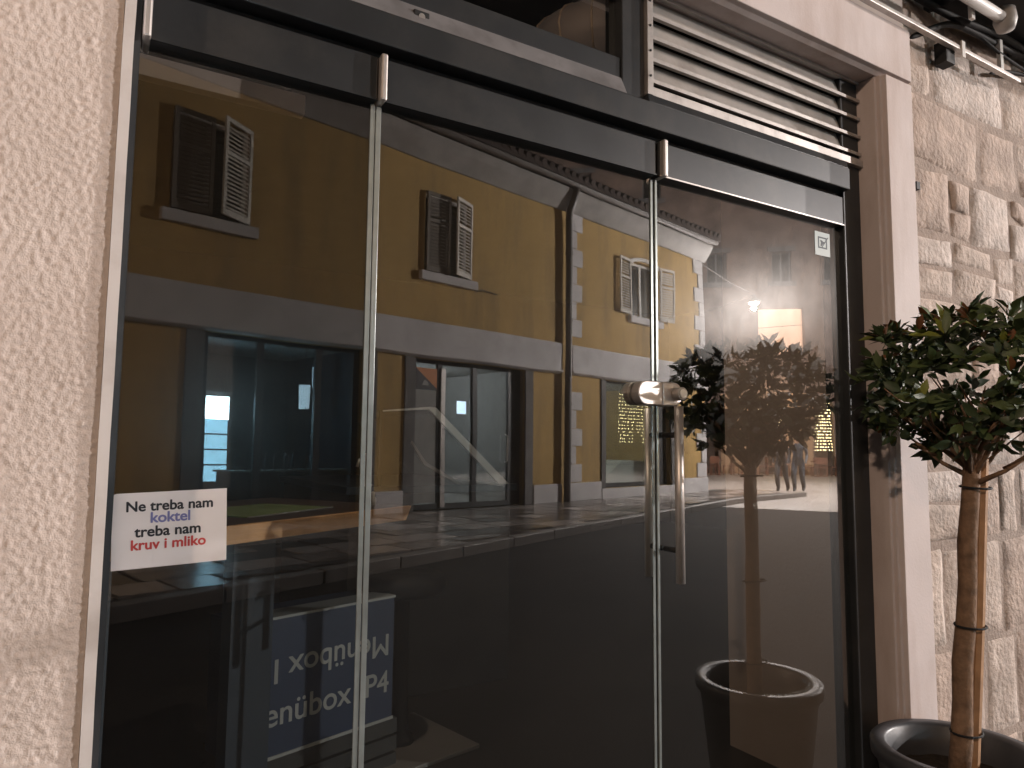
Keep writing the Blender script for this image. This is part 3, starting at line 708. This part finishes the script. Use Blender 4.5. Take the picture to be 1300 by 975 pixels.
# cornice, gutter, roof
MB().prism([(.003, 6.50), (.05, 6.50), (.10, 6.58), (.24, 6.78), (.30, 6.90), (.30, 6.94), (.003, 6.94)], 'x', -18.1, .16).build('cornice', 'greyc', yh)
MB().prism([(-.36, 6.551), (.002, 6.551), (.002, 6.94), (-.36, 6.94)], 'x', -18, 0).build('wall_head', 'grey', yh)
gt = MB()
gt.prism([(.36 + .085 * math.cos(t), 7.03 + .085 * math.sin(t)) for t in [math.pi + math.pi * k / 8 for k in range(9)]], 'x', -18.2, .22).build('gutter', 'pipe', yh)
rf = MB().prism([(.44, 7.05), (.44, 7.17), (-4, 8.95), (-8.4, 7.17), (-8.4, 7.05)], 'x', -18.3, .30).build('roof', 'roof', yh)
for i in range(80):
    u = -18.2 + i * .233
    MB().tube([(u, .47, 7.175), (u, -.9, 7.73)], .075, 7).build('roof_tile', 'roof', rf)
for sgn, u0 in ((-1, -6.92),):
    pass
# plinth pieces between the openings
for a, c in ((-18.03, -13.86), (-10.69, -10.10), (-6.84, -5.94), (-5.70, -4.60), (-1.49, .06)):
    MB().box(a, c, .002, .06, .05, .50).build('plinth', 'grey', yh, bevel=.01)
# shop jambs and lintels
def jambs(u0, u1, z1, w=.24, m='greyd'):
    for a, c in ((u0 - w, u0), (u1, u1 + w)): MB().box(a, c, -.20, .035, .06, z1 + .07).build('jamb', m, yh, bevel=.008)
jambs(-13.57, -10.95, 2.79, .26); jambs(-9.86, -7.10, 2.79); jambs(-4.41, -1.65, 2.79, .16)
# quoins beside the drainpipe and on the corner
zq = .52; k = 0
while zq < 6.45:
    h = .40
    if not (zq + h > 2.86 and zq < 3.53):
        w_ = .40 if k % 2 == 0 else .20
        MB().box(-5.67, -5.67 + w_, .001, .035, zq, zq + h - .012).build('quoin', 'grey', yh, bevel=.008)
        w_ = .46 if k % 2 == 0 else .22
        MB().box(-w_, .034, .001, .035, zq, zq + h - .012).build('quoin', 'grey', yh, bevel=.008)
    zq += h; k += 1
# drainpipe
dp = MB().tube([(-5.86, .36, 6.95), (-5.86, .30, 6.75), (-5.86, .16, 6.5), (-5.86, .13, 6.3), (-5.86, .13, .30), (-5.86, .13, .12)], .075, 14).build('drainpipe', 'pipe', yh, smooth=True)
for z in (.9, 2.2, 4.0, 5.5): MB().tube([(-5.86, .13, z), (-5.86, .13, z + .06)], .088, 14).build('pipe_clamp', 'pipe', dp)

MB().tube([(-8.5, .02, 4.24), (-8.3, .02, 4.32), (-7.9, .02, 4.28)], .012, 5).build('facade_cable', 'pipe', yh)
# windows and shutters
def shutter(hu, side, ang, z0, z1, wd, m='shutter'):
    """leaf hinged at u=hu; side -1: leaf lies to the left of the hinge when shut, +1 to the right"""
    o = bpy.data.objects.new('shutter', None); 
    q = MB(); st_, t = .055, .035
    q.box(0, st_, 0, t, z0, z1); q.box(wd - st_, wd, 0, t, z0, z1)
    zm = z0 + (z1 - z0) * .62
    for a, c in ((z0, z0 + .09), (z1 - .07, z1), (zm, zm + .06)): q.box(st_ + .0005, wd - st_ - .0005, .001, t - .001, a, c)
    o = q.build('shutter', m, yh)
    slat = MB().prism([(.002, 0), (.010, 0), (.033, .042), (.025, .042)], 'x', st_ + .001, wd - st_ - .001).mesh('slat', m)
    z = z0 + .10
    while z < z1 - .11:
        if not (zm - .045 < z < zm + .065):
            s = link('slat', slat, o); s.location = (0, 0, z)
            s.rotation_euler = (0, 0, 0)
        z += .062
    o.location = (hu, .045, 0)
    o.rotation_euler = (0, 0, ang)
    return o
def house_window(u0, u1, z0, z1, arched=False):
    w_ = MB(); f = .06
    w_.box(u0, u0 + f, -.20, -.14, z0, z1); w_.box(u1 - f, u1, -.20, -.14, z0, z1); um = (u0 + u1) / 2
    w_.box(u0 + f, u1 - f, -.20, -.14, z0, z0 + f); w_.box(u0 + f, u1 - f, -.20, -.14, z1 - f, z1); w_.box(um - .04, um + .04, -.195, -.135, z0 + f, z1 - f)
    o = w_.build('window', 'wframe', yh)
    for a, c in ((u0 + f, um - .04), (um + .04, u1 - f)): MB().box(a + .001, c - .001, -.175, -.168, z0 + f, z1 - f).build('pane', 'farglass', o)
    MB().box(u0 - .12, u1 + .12, -.05, .10, z0 - .17, z0 - .001).build('sill', 'grey', o, bevel=.008)
    return o
house_window(-14.14, -13.00, 4.50, 5.98); house_window(-9.70, -8.60, 4.44, 5.96); w3 = house_window(-3.36, -2.18, 4.50, 5.90)
shutter(-14.14, 1, 0, 4.52, 5.96, .57, 'shutter_shade'); shutter(-13.00, -1, math.pi - R(27), 4.52, 5.96, .57)
shutter(-9.70, 1, 0, 4.46, 5.94, .55, 'shutter_shade'); shutter(-8.60, -1, math.pi - R(20), 4.46, 5.94, .55)
shutter(-3.36, -1, math.pi - R(8), 4.52, 5.90, .55); shutter(-2.18, 1, R(8), 4.52, 5.90, .55)
# arched head of the third window
arc = [(-2.77 + .62 * math.cos(t), 5.86 + .16 * math.sin(t)) for t in [math.pi * k / 12 for k in range(13)]]
arc2 = [(-2.77 + .54 * math.cos(t), 5.80 + .13 * math.sin(t)) for t in [math.pi * k / 12 for k in range(13)]]
MB().prism(arc + arc2[::-1], 'y', .002, .05).build('arch_trim', 'wframe', w3)

# shop fronts: dark frames and panes
def shop(name, u0, u1, z0, z1, divs, head=.10, foot=.10):
    f = MB(); y0, y1 = -.20, -.13; t = .055
    us_ = [u0] + divs + [u1]
    for u in us_:
        a = u if u == u0 else (u - 2 * t if u == u1 else u - t); f.box(a, a + 2 * t if u != u0 and u != u1 else a + 2 * t, y0, y1, z0, z1)
    o = f.build(name, 'dframe', yh)
    for a, c in zip(us_[:-1], us_[1:]):
        aa = a + (2 * t if a == u0 else t); cc_ = c - (2 * t if c == u1 else t)
        q = MB(); q.box(aa, cc_, y0 + .005, y1 - .005, z0, z0 + foot); q.box(aa, cc_, y0 + .005, y1 - .005, z1 - head, z1); q.build('rail', 'dframe', o)
        MB().box(aa + .001, cc_ - .001, -.168, -.160, z0 + foot, z1 - head).build('pane', 'farglass', o)
    return o
sa = shop('shop_window', -13.57, -10.95, .12, 2.868, [-12.67, -11.70], .06, .12)
sb = shop('shop_entrance', -9.86, -7.10, .12, 2.868, [-9.17, -8.31], .07, .10)
MB().box(-7.44, -7.211, -.195, -.135, .14, 2.80).build('side_panel', 'dframe', sb)
MB().tube([(-7.53, -.13, .98), (-7.53, -.06, 1.0), (-7.53, -.06, 1.52), (-7.53, -.13, 1.54)], .014, 8).build('door_handle', 'chrome', sb, smooth=True)
sc_ = shop('display_window', -4.41, -1.65, .341, 2.868, [-2.05], .05, .10)
MB().box(-1.99, -1.761, -.19, -.14, .341, 2.81).build('door_panel', 'dframe', sc_)
MB().box(-4.59, -1.50, .002, .07, .05, .339).build('plinth', 'grey', yh, bevel=.01)
# grey lit door leaf and poster in the entrance
box('door_leaf', 'room', sb, -9.74, -9.24, -.155, -.145, .24, 2.30)
box('aluminium_post', 'steel_worn', sb, -9.16, -9.06, -.128, -.10, .15, 2.73)
po = thing('diagonal_poster', 'poster split diagonally into orange and black above the entrance door leaf', 'poster', bw(-9.49, -.140, 2.51), -BA)
MB().box(-.25, .25, -.004, 0, -.20, .20).build('sheet', 'ink_black', po)
MB().prism([(-.25, .20), (.25, -.17), (.25, .20)], 'y', .0005, .003).build('orange_field', 'orange', po)
MB().prism([(-.10, -.12), (.06, -.12), (.03, -.05), (-.04, -.02)], 'y', .0005, .003).build('pale_mark', 'print', po)
nt_ = thing('glass_reflection', 'small pale blue reflection painted as a notice stuck on the entrance glazing', 'glow', bw(-8.62, -.1585, 2.02), -BA)
MB().box(-.11, .11, 0, .002, -.12, .12).build('sheet', 'cool', nt_)  # glowing square paints a reflection onto the pane

# --- things inside the lit bar (left shop window)
def inside(name, label, cat, u, o, z=.13, group=None): return thing(name, label, cat, bw(u, o, z), -BA, group)
fg = inside('drinks_fridge', 'tall glowing blue-white drinks fridge in the dark bar', 'fridge', -12.83, -1.5)
box('cabinet', 'idark', fg, -.34, .34, -.6, -.02, 0, 2.02)
box('light_panel', 'fridge', fg, -.28, .28, -.0195, -.005, .55, 1.55)
box('top_tube', 'fridge_hot', fg, -.29, .29, -.0195, .01, 1.56, 1.93)
box('lower_panel', 'fridge', fg, -.28, .28, -.0195, -.005, .25, .42)
for z in (.80, 1.05, 1.30): box('shelf', 'idark', fg, -.29, .29, -.0045, .02, z, z + .025)
for z in (.825, 1.075, 1.325):
    for k in range(6): MB().lathe([(0, 0), (.032, 0), (.032, .11), (.013, .15), (.013, .19), (0, .19)], 8, (-.23 + .09 * k, .03)).build('bottle', random.choice(('navy', 'green', 'idark')), fg)
point('fridge_glow_lamp', (0, .30, 1.7), 150, (.45, .78, 1), .15, fg)
bc = inside('bar_counter', 'dark bar counter with pale top edge in front of the fridge', 'counter', -12.0, -.75)
box('counter_body', 'idark', bc, -.9, 1.1, -.3, .25, 0, .72); box('counter_top', 'print', bc, -.95, 1.15, -.33, .30, .721, .75)
for u_, o_, z_, w_, h_, lb_ in ((-11.19, -1.5, 1.93, .10, .42, 'small white glow shaped as a pendant lamp hanging lower over the bar'), (-10.99, -1.5, 2.32, .055, .36, 'slim white glow shaped as a pendant lamp hanging higher over the bar')):
    t = inside('hanging_glow', lb_, 'lamp', u_, o_, z_)  # bright rectangles built as glowing bodies; the hanging lamp form is added
    MB().lathe([(0, 0), (w_ * .9, 0), (w_, h_), (0, h_)], 14).build('glow_body', 'cool', t)
    MB().tube([(0, 0, h_), (0, 0, 2.999 - z_)], .008, 6).build('cord', 'idark', t)
for k in range(9):
    t = inside('bottle', 'dark glass bottle standing on the bar counter', 'bottle', -12.7 + .16 * k + random.uniform(-.03, .03), -.75 + random.uniform(-.06, .06), .8805, 'bottles on the bar counter')
    MB().lathe([(0, 0), (.036, 0), (.036, .15 + .03 * (k % 3)), (.014, .21 + .03 * (k % 3)), (.014, .28), (0, .28)], 10).build('bottle_glass', ('navy', 'idark', 'pot')[k % 3], t, smooth=True)
# --- entrance shop
point('entrance_ceiling_lamp', (0, 0, 0), 420, (.95, .97, 1), .3, inside('ceiling_lamp', 'round ceiling lamp inside the entrance shop', 'lamp', -8.2, -2.6, 2.75))
o = [c for c in C.objects if c.name.startswith('ceiling_lamp')][0]; MB().lathe([(0, .10), (.2, .10), (.2, .2), (0, .2488)], 24).build('lamp_disc', 'wframe', o)
t = inside('shop_desk', 'pale low desk inside the entrance shop', 'desk', -8.3, -2.9)
box('desk_top', 'wframe', t, -.9, .6, -.35, .35, .70, .75); box('desk_panel', 'room', t, -.85, .55, .28, .32, 0, .699); box('leg', 'room', t, -.85, -.80, -.33, .279, 0, .699); box('leg', 'room', t, .50, .55, -.33, .279, 0, .699)
# --- display window: white stage and curtain of fairy lights
t = inside('display_stage', 'white draped display stage with sloping end behind the shop window', 'stage', -2.7, -.8)
MB().prism([(-1.35, .20), (-.30, .84), (1.0, .80), (1.0, .20)], 'y', -.3, .25).build('draped_top', 'wframe', t, bevel=.02)
box('stage_base', 'room', t, -1.2, .9, -.25, .20, 0, .1995)
fl = inside('fairy_light_curtain', 'curtain of golden fairy lights hanging in the display window', 'fairy lights', -2.35, -.5, .13)
wr = MB(); bl = MB()
for k in range(12):
    u = -.80 + .125 * k + random.uniform(-.03, .03); n_ = random.choice((9, 12, 15)); wr.tube([(u, 0, 2.55), (u + .02, 0, 2.55 - n_ * .085)], .003, 4)
    for j in range(n_): bl.lathe([(0, -.016), (.016, 0), (0, .016)], 5, (u + random.uniform(-.02, .02), random.uniform(-.03, .03))); \
        [bl.v.__setitem__(i, (bl.v[i][0], bl.v[i][1], bl.v[i][2] + 2.50 - j * .085)) for i in range(len(bl.v) - 15, len(bl.v))]
wr.build('wires', 'joint', fl); tag(bl.build('bulbs', 'fairy', fl), kind='stuff')
MB().box(-.85, .72, -.02, .02, 2.551, 2.58).build('curtain_bar', 'wframe', fl)
MB().box(-.02, .02, -.015, .015, 2.5805, 2.869).build('hanger', 'wframe', fl)
point('display_ceiling_lamp', (0, 0, 0), 480, (.96, 1, .93), .25, inside('ceiling_lamp', 'square ceiling lamp above the display stage', 'lamp', -3.4, -2.2, 2.72))
o = [c for c in C.objects if c.name.startswith('ceiling_lamp')][-1]; MB().box(-.2, .2, -.2, .2, .13, .2788).build('lamp_box', 'wframe', o)

# ------------------------------------------------------------------ square: stone building, restaurant, chairs, lamp, person
FA = math.atan2(.622, .783); FO = Vector((28, -25.5, 0)); FU = Vector((math.cos(FA), math.sin(FA), 0)); FN = Vector((-math.sin(FA), math.cos(FA), 0))
def fwp(s, o, z=0): return FO + FU * s + FN * o + Vector((0, 0, z))
tb_ = thing('stone_building', 'tall brown stone building closing the far side of the square', 'building', FO, FA)
fo = [(2.75, 5.05, 6.2, 8.75), (3.5, 4.5, 10.2, 11.8), (6.2, 7.2, 10.2, 11.8), (.2, 1.2, 10.2, 11.8), (-3.2, -2.2, 10.2, 11.8), (-7, -6, 10.2, 11.8), (-7, -6, 15, 16.6), (-10.5, -9.5, 15, 16.6), (-3.2, -2.2, 15, 16.6), (2.7, 4.0, .1, 3.9), (5.4, 6.4, .1, 3.9), (-1.2, .6, .1, 3.2)]
holes(-26, 14, 0, 21, fo, -.5, 0).build('wall', 'tallstone', tb_)
box('rear_block', 'tallstone', tb_, -26, 14, -8, -2.4, 0, 21)
box('restaurant_front', 'warmwall', tb_, 6.6, 10, .002, .12, 0, 4.2); box('restaurant_front', 'warmwall', tb_, 4.1, 5.3, .002, .12, 0, 4.2); box('restaurant_front', 'warmwall', tb_, .7, 2.6, .002, .12, 0, 4.2)
box('restaurant_front', 'warmwall', tb_, -8, -1.3, .002, .12, 0, 4.2)
lg = box('lamplit_wall_panel', 'lamplit_wall', tb_, 2.751, 5.049, -.49, -.42, 6.201, 8.749)  # glowing panel: the lamp-lit wall patch is put into its own colour
for z in (7.7,): MB().tube([(2.76, -.1, z), (5.04, -.1, z + .12)], .012, 6).build('wall_wire', 'pipe', lg)
for a in fo[1:9]:
    w_ = MB(); w_.box(a[0], a[0] + .08, -.3, -.22, a[2], a[3]); w_.box(a[1] - .08, a[1], -.3, -.22, a[2], a[3]); w_.box((a[0] + a[1]) / 2 - .04, (a[0] + a[1]) / 2 + .04, -.3, -.22, a[2], a[3])
    o = w_.build('window', 'greyd', tb_); box('pane', 'farglass', o, a[0] + .081, a[1] - .081, -.27, -.262, a[2], a[3])
    MB().box(a[0] - .22, a[1] + .22, .002, .12, a[2] - .25, a[2] - .001).build('sill', 'greyd', o); MB().box(a[0] - .22, a[1] + .22, .002, .10, a[3] + .001, a[3] + .25).build('window_lintel', 'greyd', o)
for i, (s0, s1, z0, z1) in enumerate(((2.78, 3.95, 2.3, 3.85), (5.45, 6.35, 1.2, 3.85))):
    f = thing('fairy_light_curtain', ('curtain of fairy lights in the wide restaurant doorway', 'bright curtain of fairy lights in the narrow restaurant doorway')[i], 'fairy lights', fwp((s0 + s1) / 2, -.2, 0), FA)
    bl = MB(); wr = MB(); hw_ = (s1 - s0) / 2; u = -hw_
    while u < hw_:
        wr.tube([(u, 0, z1 + .04), (u, 0, z0)], .006, 4); z = z1
        while z > z0:
            n0 = len(bl.v); bl.lathe([(0, -.035), (.035, 0), (0, .035)], 5, (u + random.uniform(-.04, .04), 0))
            for k in range(n0, len(bl.v)): bl.v[k] = (bl.v[k][0], bl.v[k][1], bl.v[k][2] + z)
            z -= .16
        u += .14
    wr.build('wires', 'joint', f); tag(bl.build('bulbs', 'fairy', f), kind='stuff')
    MB().box(-hw_ - .04, hw_ + .04, -.03, .03, z1 + .041, z1 + .07).build('curtain_bar', 'joint', f)
# chairs in front of the restaurant
def chair(parent_loc, rz, label, group):
    c = thing('terrace_chair', label, 'chair', parent_loc, rz, group); return c
cm = {}
cm['seat'] = MB().box(-.22, .22, -.22, .22, .43, .47).mesh('seat', 'chairwood')
cm['backrest'] = MB().box(-.22, .22, -.215, -.185, .60, .92).mesh('backrest', 'chairwood')
legs = [MB().box(x - .02, x + .02, y - .02, y + .02, 0, h).mesh('leg', 'chairwood') for x, y, h in ((-.2, .2, .429), (.2, .2, .429), (-.2, -.2, .429), (.2, -.2, .429))]
sti = [MB().box(x - .018, x + .018, -.214, -.186, .4705, .5995).mesh('back_post', 'chairwood') for x in (-.18, .18)]
def put_chair(s, o, rz):
    c = chair(fwp(s, o, .006), rz, 'reddish wooden terrace chair in the row outside the restaurant', 'terrace chairs')
    link('seat', cm['seat'], c); link('backrest', cm['backrest'], c)
    for l in legs: link('leg', l, c)
    for l in sti: link('back_post', l, c)
def terrace_table(s, o):
    t = thing('terrace_table', 'reddish wooden terrace table among the restaurant chairs', 'table', fwp(s, o, .006), FA, 'terrace tables')
    box('table_top', 'chairwood', t, -.36, .36, -.36, .36, .71, .75); box('column', 'chairwood', t, -.04, .04, -.04, .04, .03, .7095); box('foot', 'chairwood', t, -.25, .25, -.25, .25, 0, .0295)
for k in range(7):
    s = -3.2 + k * 1.65
    terrace_table(s, 2.2)
    for ds, do, rz in ((-.1, .62, math.pi), (.06, -.62, 0), (-.62, .05, -math.pi / 2), (.62, -.04, math.pi / 2)):
        put_chair(s + ds, 2.2 + do, FA + rz + random.uniform(-.3, .3))
# wall lantern of the restaurant
wl = thing('wall_lantern', 'bright wall lantern above the restaurant doorway', 'lantern', fwp(3.25, .0, 3.57), FA)
box('back_plate', 'frame', wl, -.06, .06, .002, .03, .3605, .62); MB().tube([(0, .03, .45), (0, .28, .50), (0, .30, .24)], .014, 8).build('arm', 'frame', wl)
MB().lathe([(0, .0), (.09, .02), (.13, .20), (.02, .24), (0, .24)], 14, (0, .30)).build('glowing_glass', 'bulbw', wl, smooth=True)
point('wall_lantern_lamp', (0, .62, .05), W_WALL, (1, .72, .45), .12, wl)
# suspended street lamp over the corner of the square
sp = Vector((17.46, -13.30, 5.80))
sl_ = thing('span_wire_street_lamp', 'glaring street lamp hung on a wire at the corner of the square', 'street lamp', sp)
MB().lathe([(0, .26), (.05, .26), (.07, .17), (.20, .07), (.21, .02), (.20, .02), (0, .06)], 24).build('housing', 'lamp_body', sl_, smooth=True)
MB().lathe([(0, -.10), (.10, -.07), (.15, .0), (.14, .02), (0, .025)], 24).build('glowing_globe', 'bulb', sl_, smooth=True)
a0 = bw(-.02, .04, 6.45) - sp; a1 = fwp(-4.0, .01, 7.4) - sp
MB().tube([a0, a0.lerp(Vector((0, 0, .27)), .5) + Vector((0, 0, -.06)), Vector((0, 0, .27)), a1.lerp(Vector((0, 0, .27)), .5) + Vector((0, 0, -.15)), a1], .012, 6).build('span_wire', 'pipe', sl_)
point('span_street_lamp_light', (0, 0, -.175), W_SPAN, (1, .92, .88), .06, sl_)
# mast lamps standing outside the view: one on the square, one further left in the street
def mast(loc, h, arm, label, watts, col):
    t = thing('street_lamp', label, 'street lamp', loc)
    MB().tube([(0, 0, 0), (0, 0, .9), (0, 0, h)], [.09, .07, .045], 12).build('mast', 'lamp_body', t, smooth=True)
    MB().tube([(0, 0, h - .02), (arm[0] * .5, arm[1] * .5, h + .18), (arm[0], arm[1], h + .16)], .03, 8).build('arm', 'lamp_body', t, smooth=True)
    MB().lathe([(0, h + .28), (.10, h + .26), (.20, h + .14), (0, h + .13)], 20, arm[:2]).build('housing', 'lamp_body', t, smooth=True)
    MB().lathe([(0, h + .06), (.12, h + .09), (.14, h + .128), (0, h + .129)], 16, arm[:2]).build('glowing_globe', 'bulbw', t, smooth=True)
    point('street_lamp_light', (arm[0], arm[1], h - .06), watts, col, .14, t)
mast((22.6, -5.6, .006), 6.0, (-.7, -.4), 'mast street lamp on the limestone square', W_PLAZA, (1, .92, .87))
mast((-5.6, -4.3, 0), 4.8, (.6, .1), 'mast street lamp by the stucco wall further up the street', W_LEFT, (1, .72, .52))
# walking person on the square
def person(loc, rz, label, cm_):
    t = thing('person', label, 'person', loc, rz)
    J = {'pel': (0, 0, .93, .14), 'wai': (0, .01, 1.10, .125), 'che': (0, .02, 1.30, .15), 'nec': (0, .03, 1.47, .06), 'hd0': (0, .04, 1.55, .075), 'hd1': (0, .045, 1.66, .085),
         'hl': (-.09, 0, .88, .11), 'kl': (-.10, .16, .50, .085), 'al': (-.10, .05, .09, .062), 'fl': (-.10, .20, .035, .035),
         'hr': (.09, 0, .88, .11), 'kr': (.10, -.04, .49, .085), 'ar': (.10, -.26, .12, .062), 'fr': (.10, -.13, .035, .035),
         'sl': (-.19, .02, 1.39, .06), 'el': (-.25, -.08, 1.12, .045), 'wl': (-.24, .02, .88, .033), 'nl': (-.235, .05, .79, .03),
         'sr': (.19, .02, 1.39, .06), 'er': (.25, .02, 1.12, .045), 'wr': (.24, .16, .92, .033), 'nr': (.235, .20, .84, .03)}
    E_ = ['pel-wai', 'wai-che', 'che-nec', 'nec-hd0', 'hd0-hd1', 'pel-hl', 'hl-kl', 'kl-al', 'al-fl', 'pel-hr', 'hr-kr', 'kr-ar', 'ar-fr', 'che-sl', 'sl-el', 'el-wl', 'wl-nl', 'che-sr', 'sr-er', 'er-wr', 'wr-nr']
    nm = list(J); me = bpy.data.meshes.new('body'); me.from_pydata([J[k][:3] for k in nm], [tuple(nm.index(x) for x in e_.split('-')) for e_ in E_], [])
    me.materials.append(X[cm_]); me.materials.append(X['skin'])
    bm_ = bmesh.new(); bm_.from_mesh(me); bm_.verts.layers.skin.verify(); bm_.to_mesh(me); bm_.free()
    o = link('body', me, t); sk_ = o.modifiers.new('skin', 'SKIN'); sv = me.skin_vertices[0].data if len(me.skin_vertices) else None
    if sv is None: return t
    for i, k in enumerate(nm): sv[i].radius = (J[k][3], J[k][3])
    sv[0].use_root = True
    s_ = o.modifiers.new('sub', 'SUBSURF'); s_.levels = 1; s_.render_levels = 2
    dg = bpy.context.evaluated_depsgraph_get(); bpy.context.view_layer.update(); dg.update()
    m2 = bpy.data.meshes.new_from_object(o.evaluated_get(dg)); o.modifiers.clear(); o.data = m2
    if not m2.materials: m2.materials.append(X['cloth']); m2.materials.append(X['skin'])
    for p in m2.polygons:
        p.use_smooth = True; c = p.center
        p.material_index = 1 if (c.z > 1.47 or (c.z < .87 and abs(c.x) > .19)) and len(m2.materials) > 1 else 0
    MB().lathe([(0, 1.77), (.06, 1.755), (.10, 1.69), (.098, 1.60), (.07, 1.57)], 16, (0, .02)).build('hair', 'idark', t, smooth=True)
    return t
person(Vector((18.15, -12.95, .006)), R(70), 'person in black clothes walking across the square', 'cloth')
person(Vector((18.62, -12.72, .006)), R(64), 'person in dark blue clothes walking across the square', 'navy')
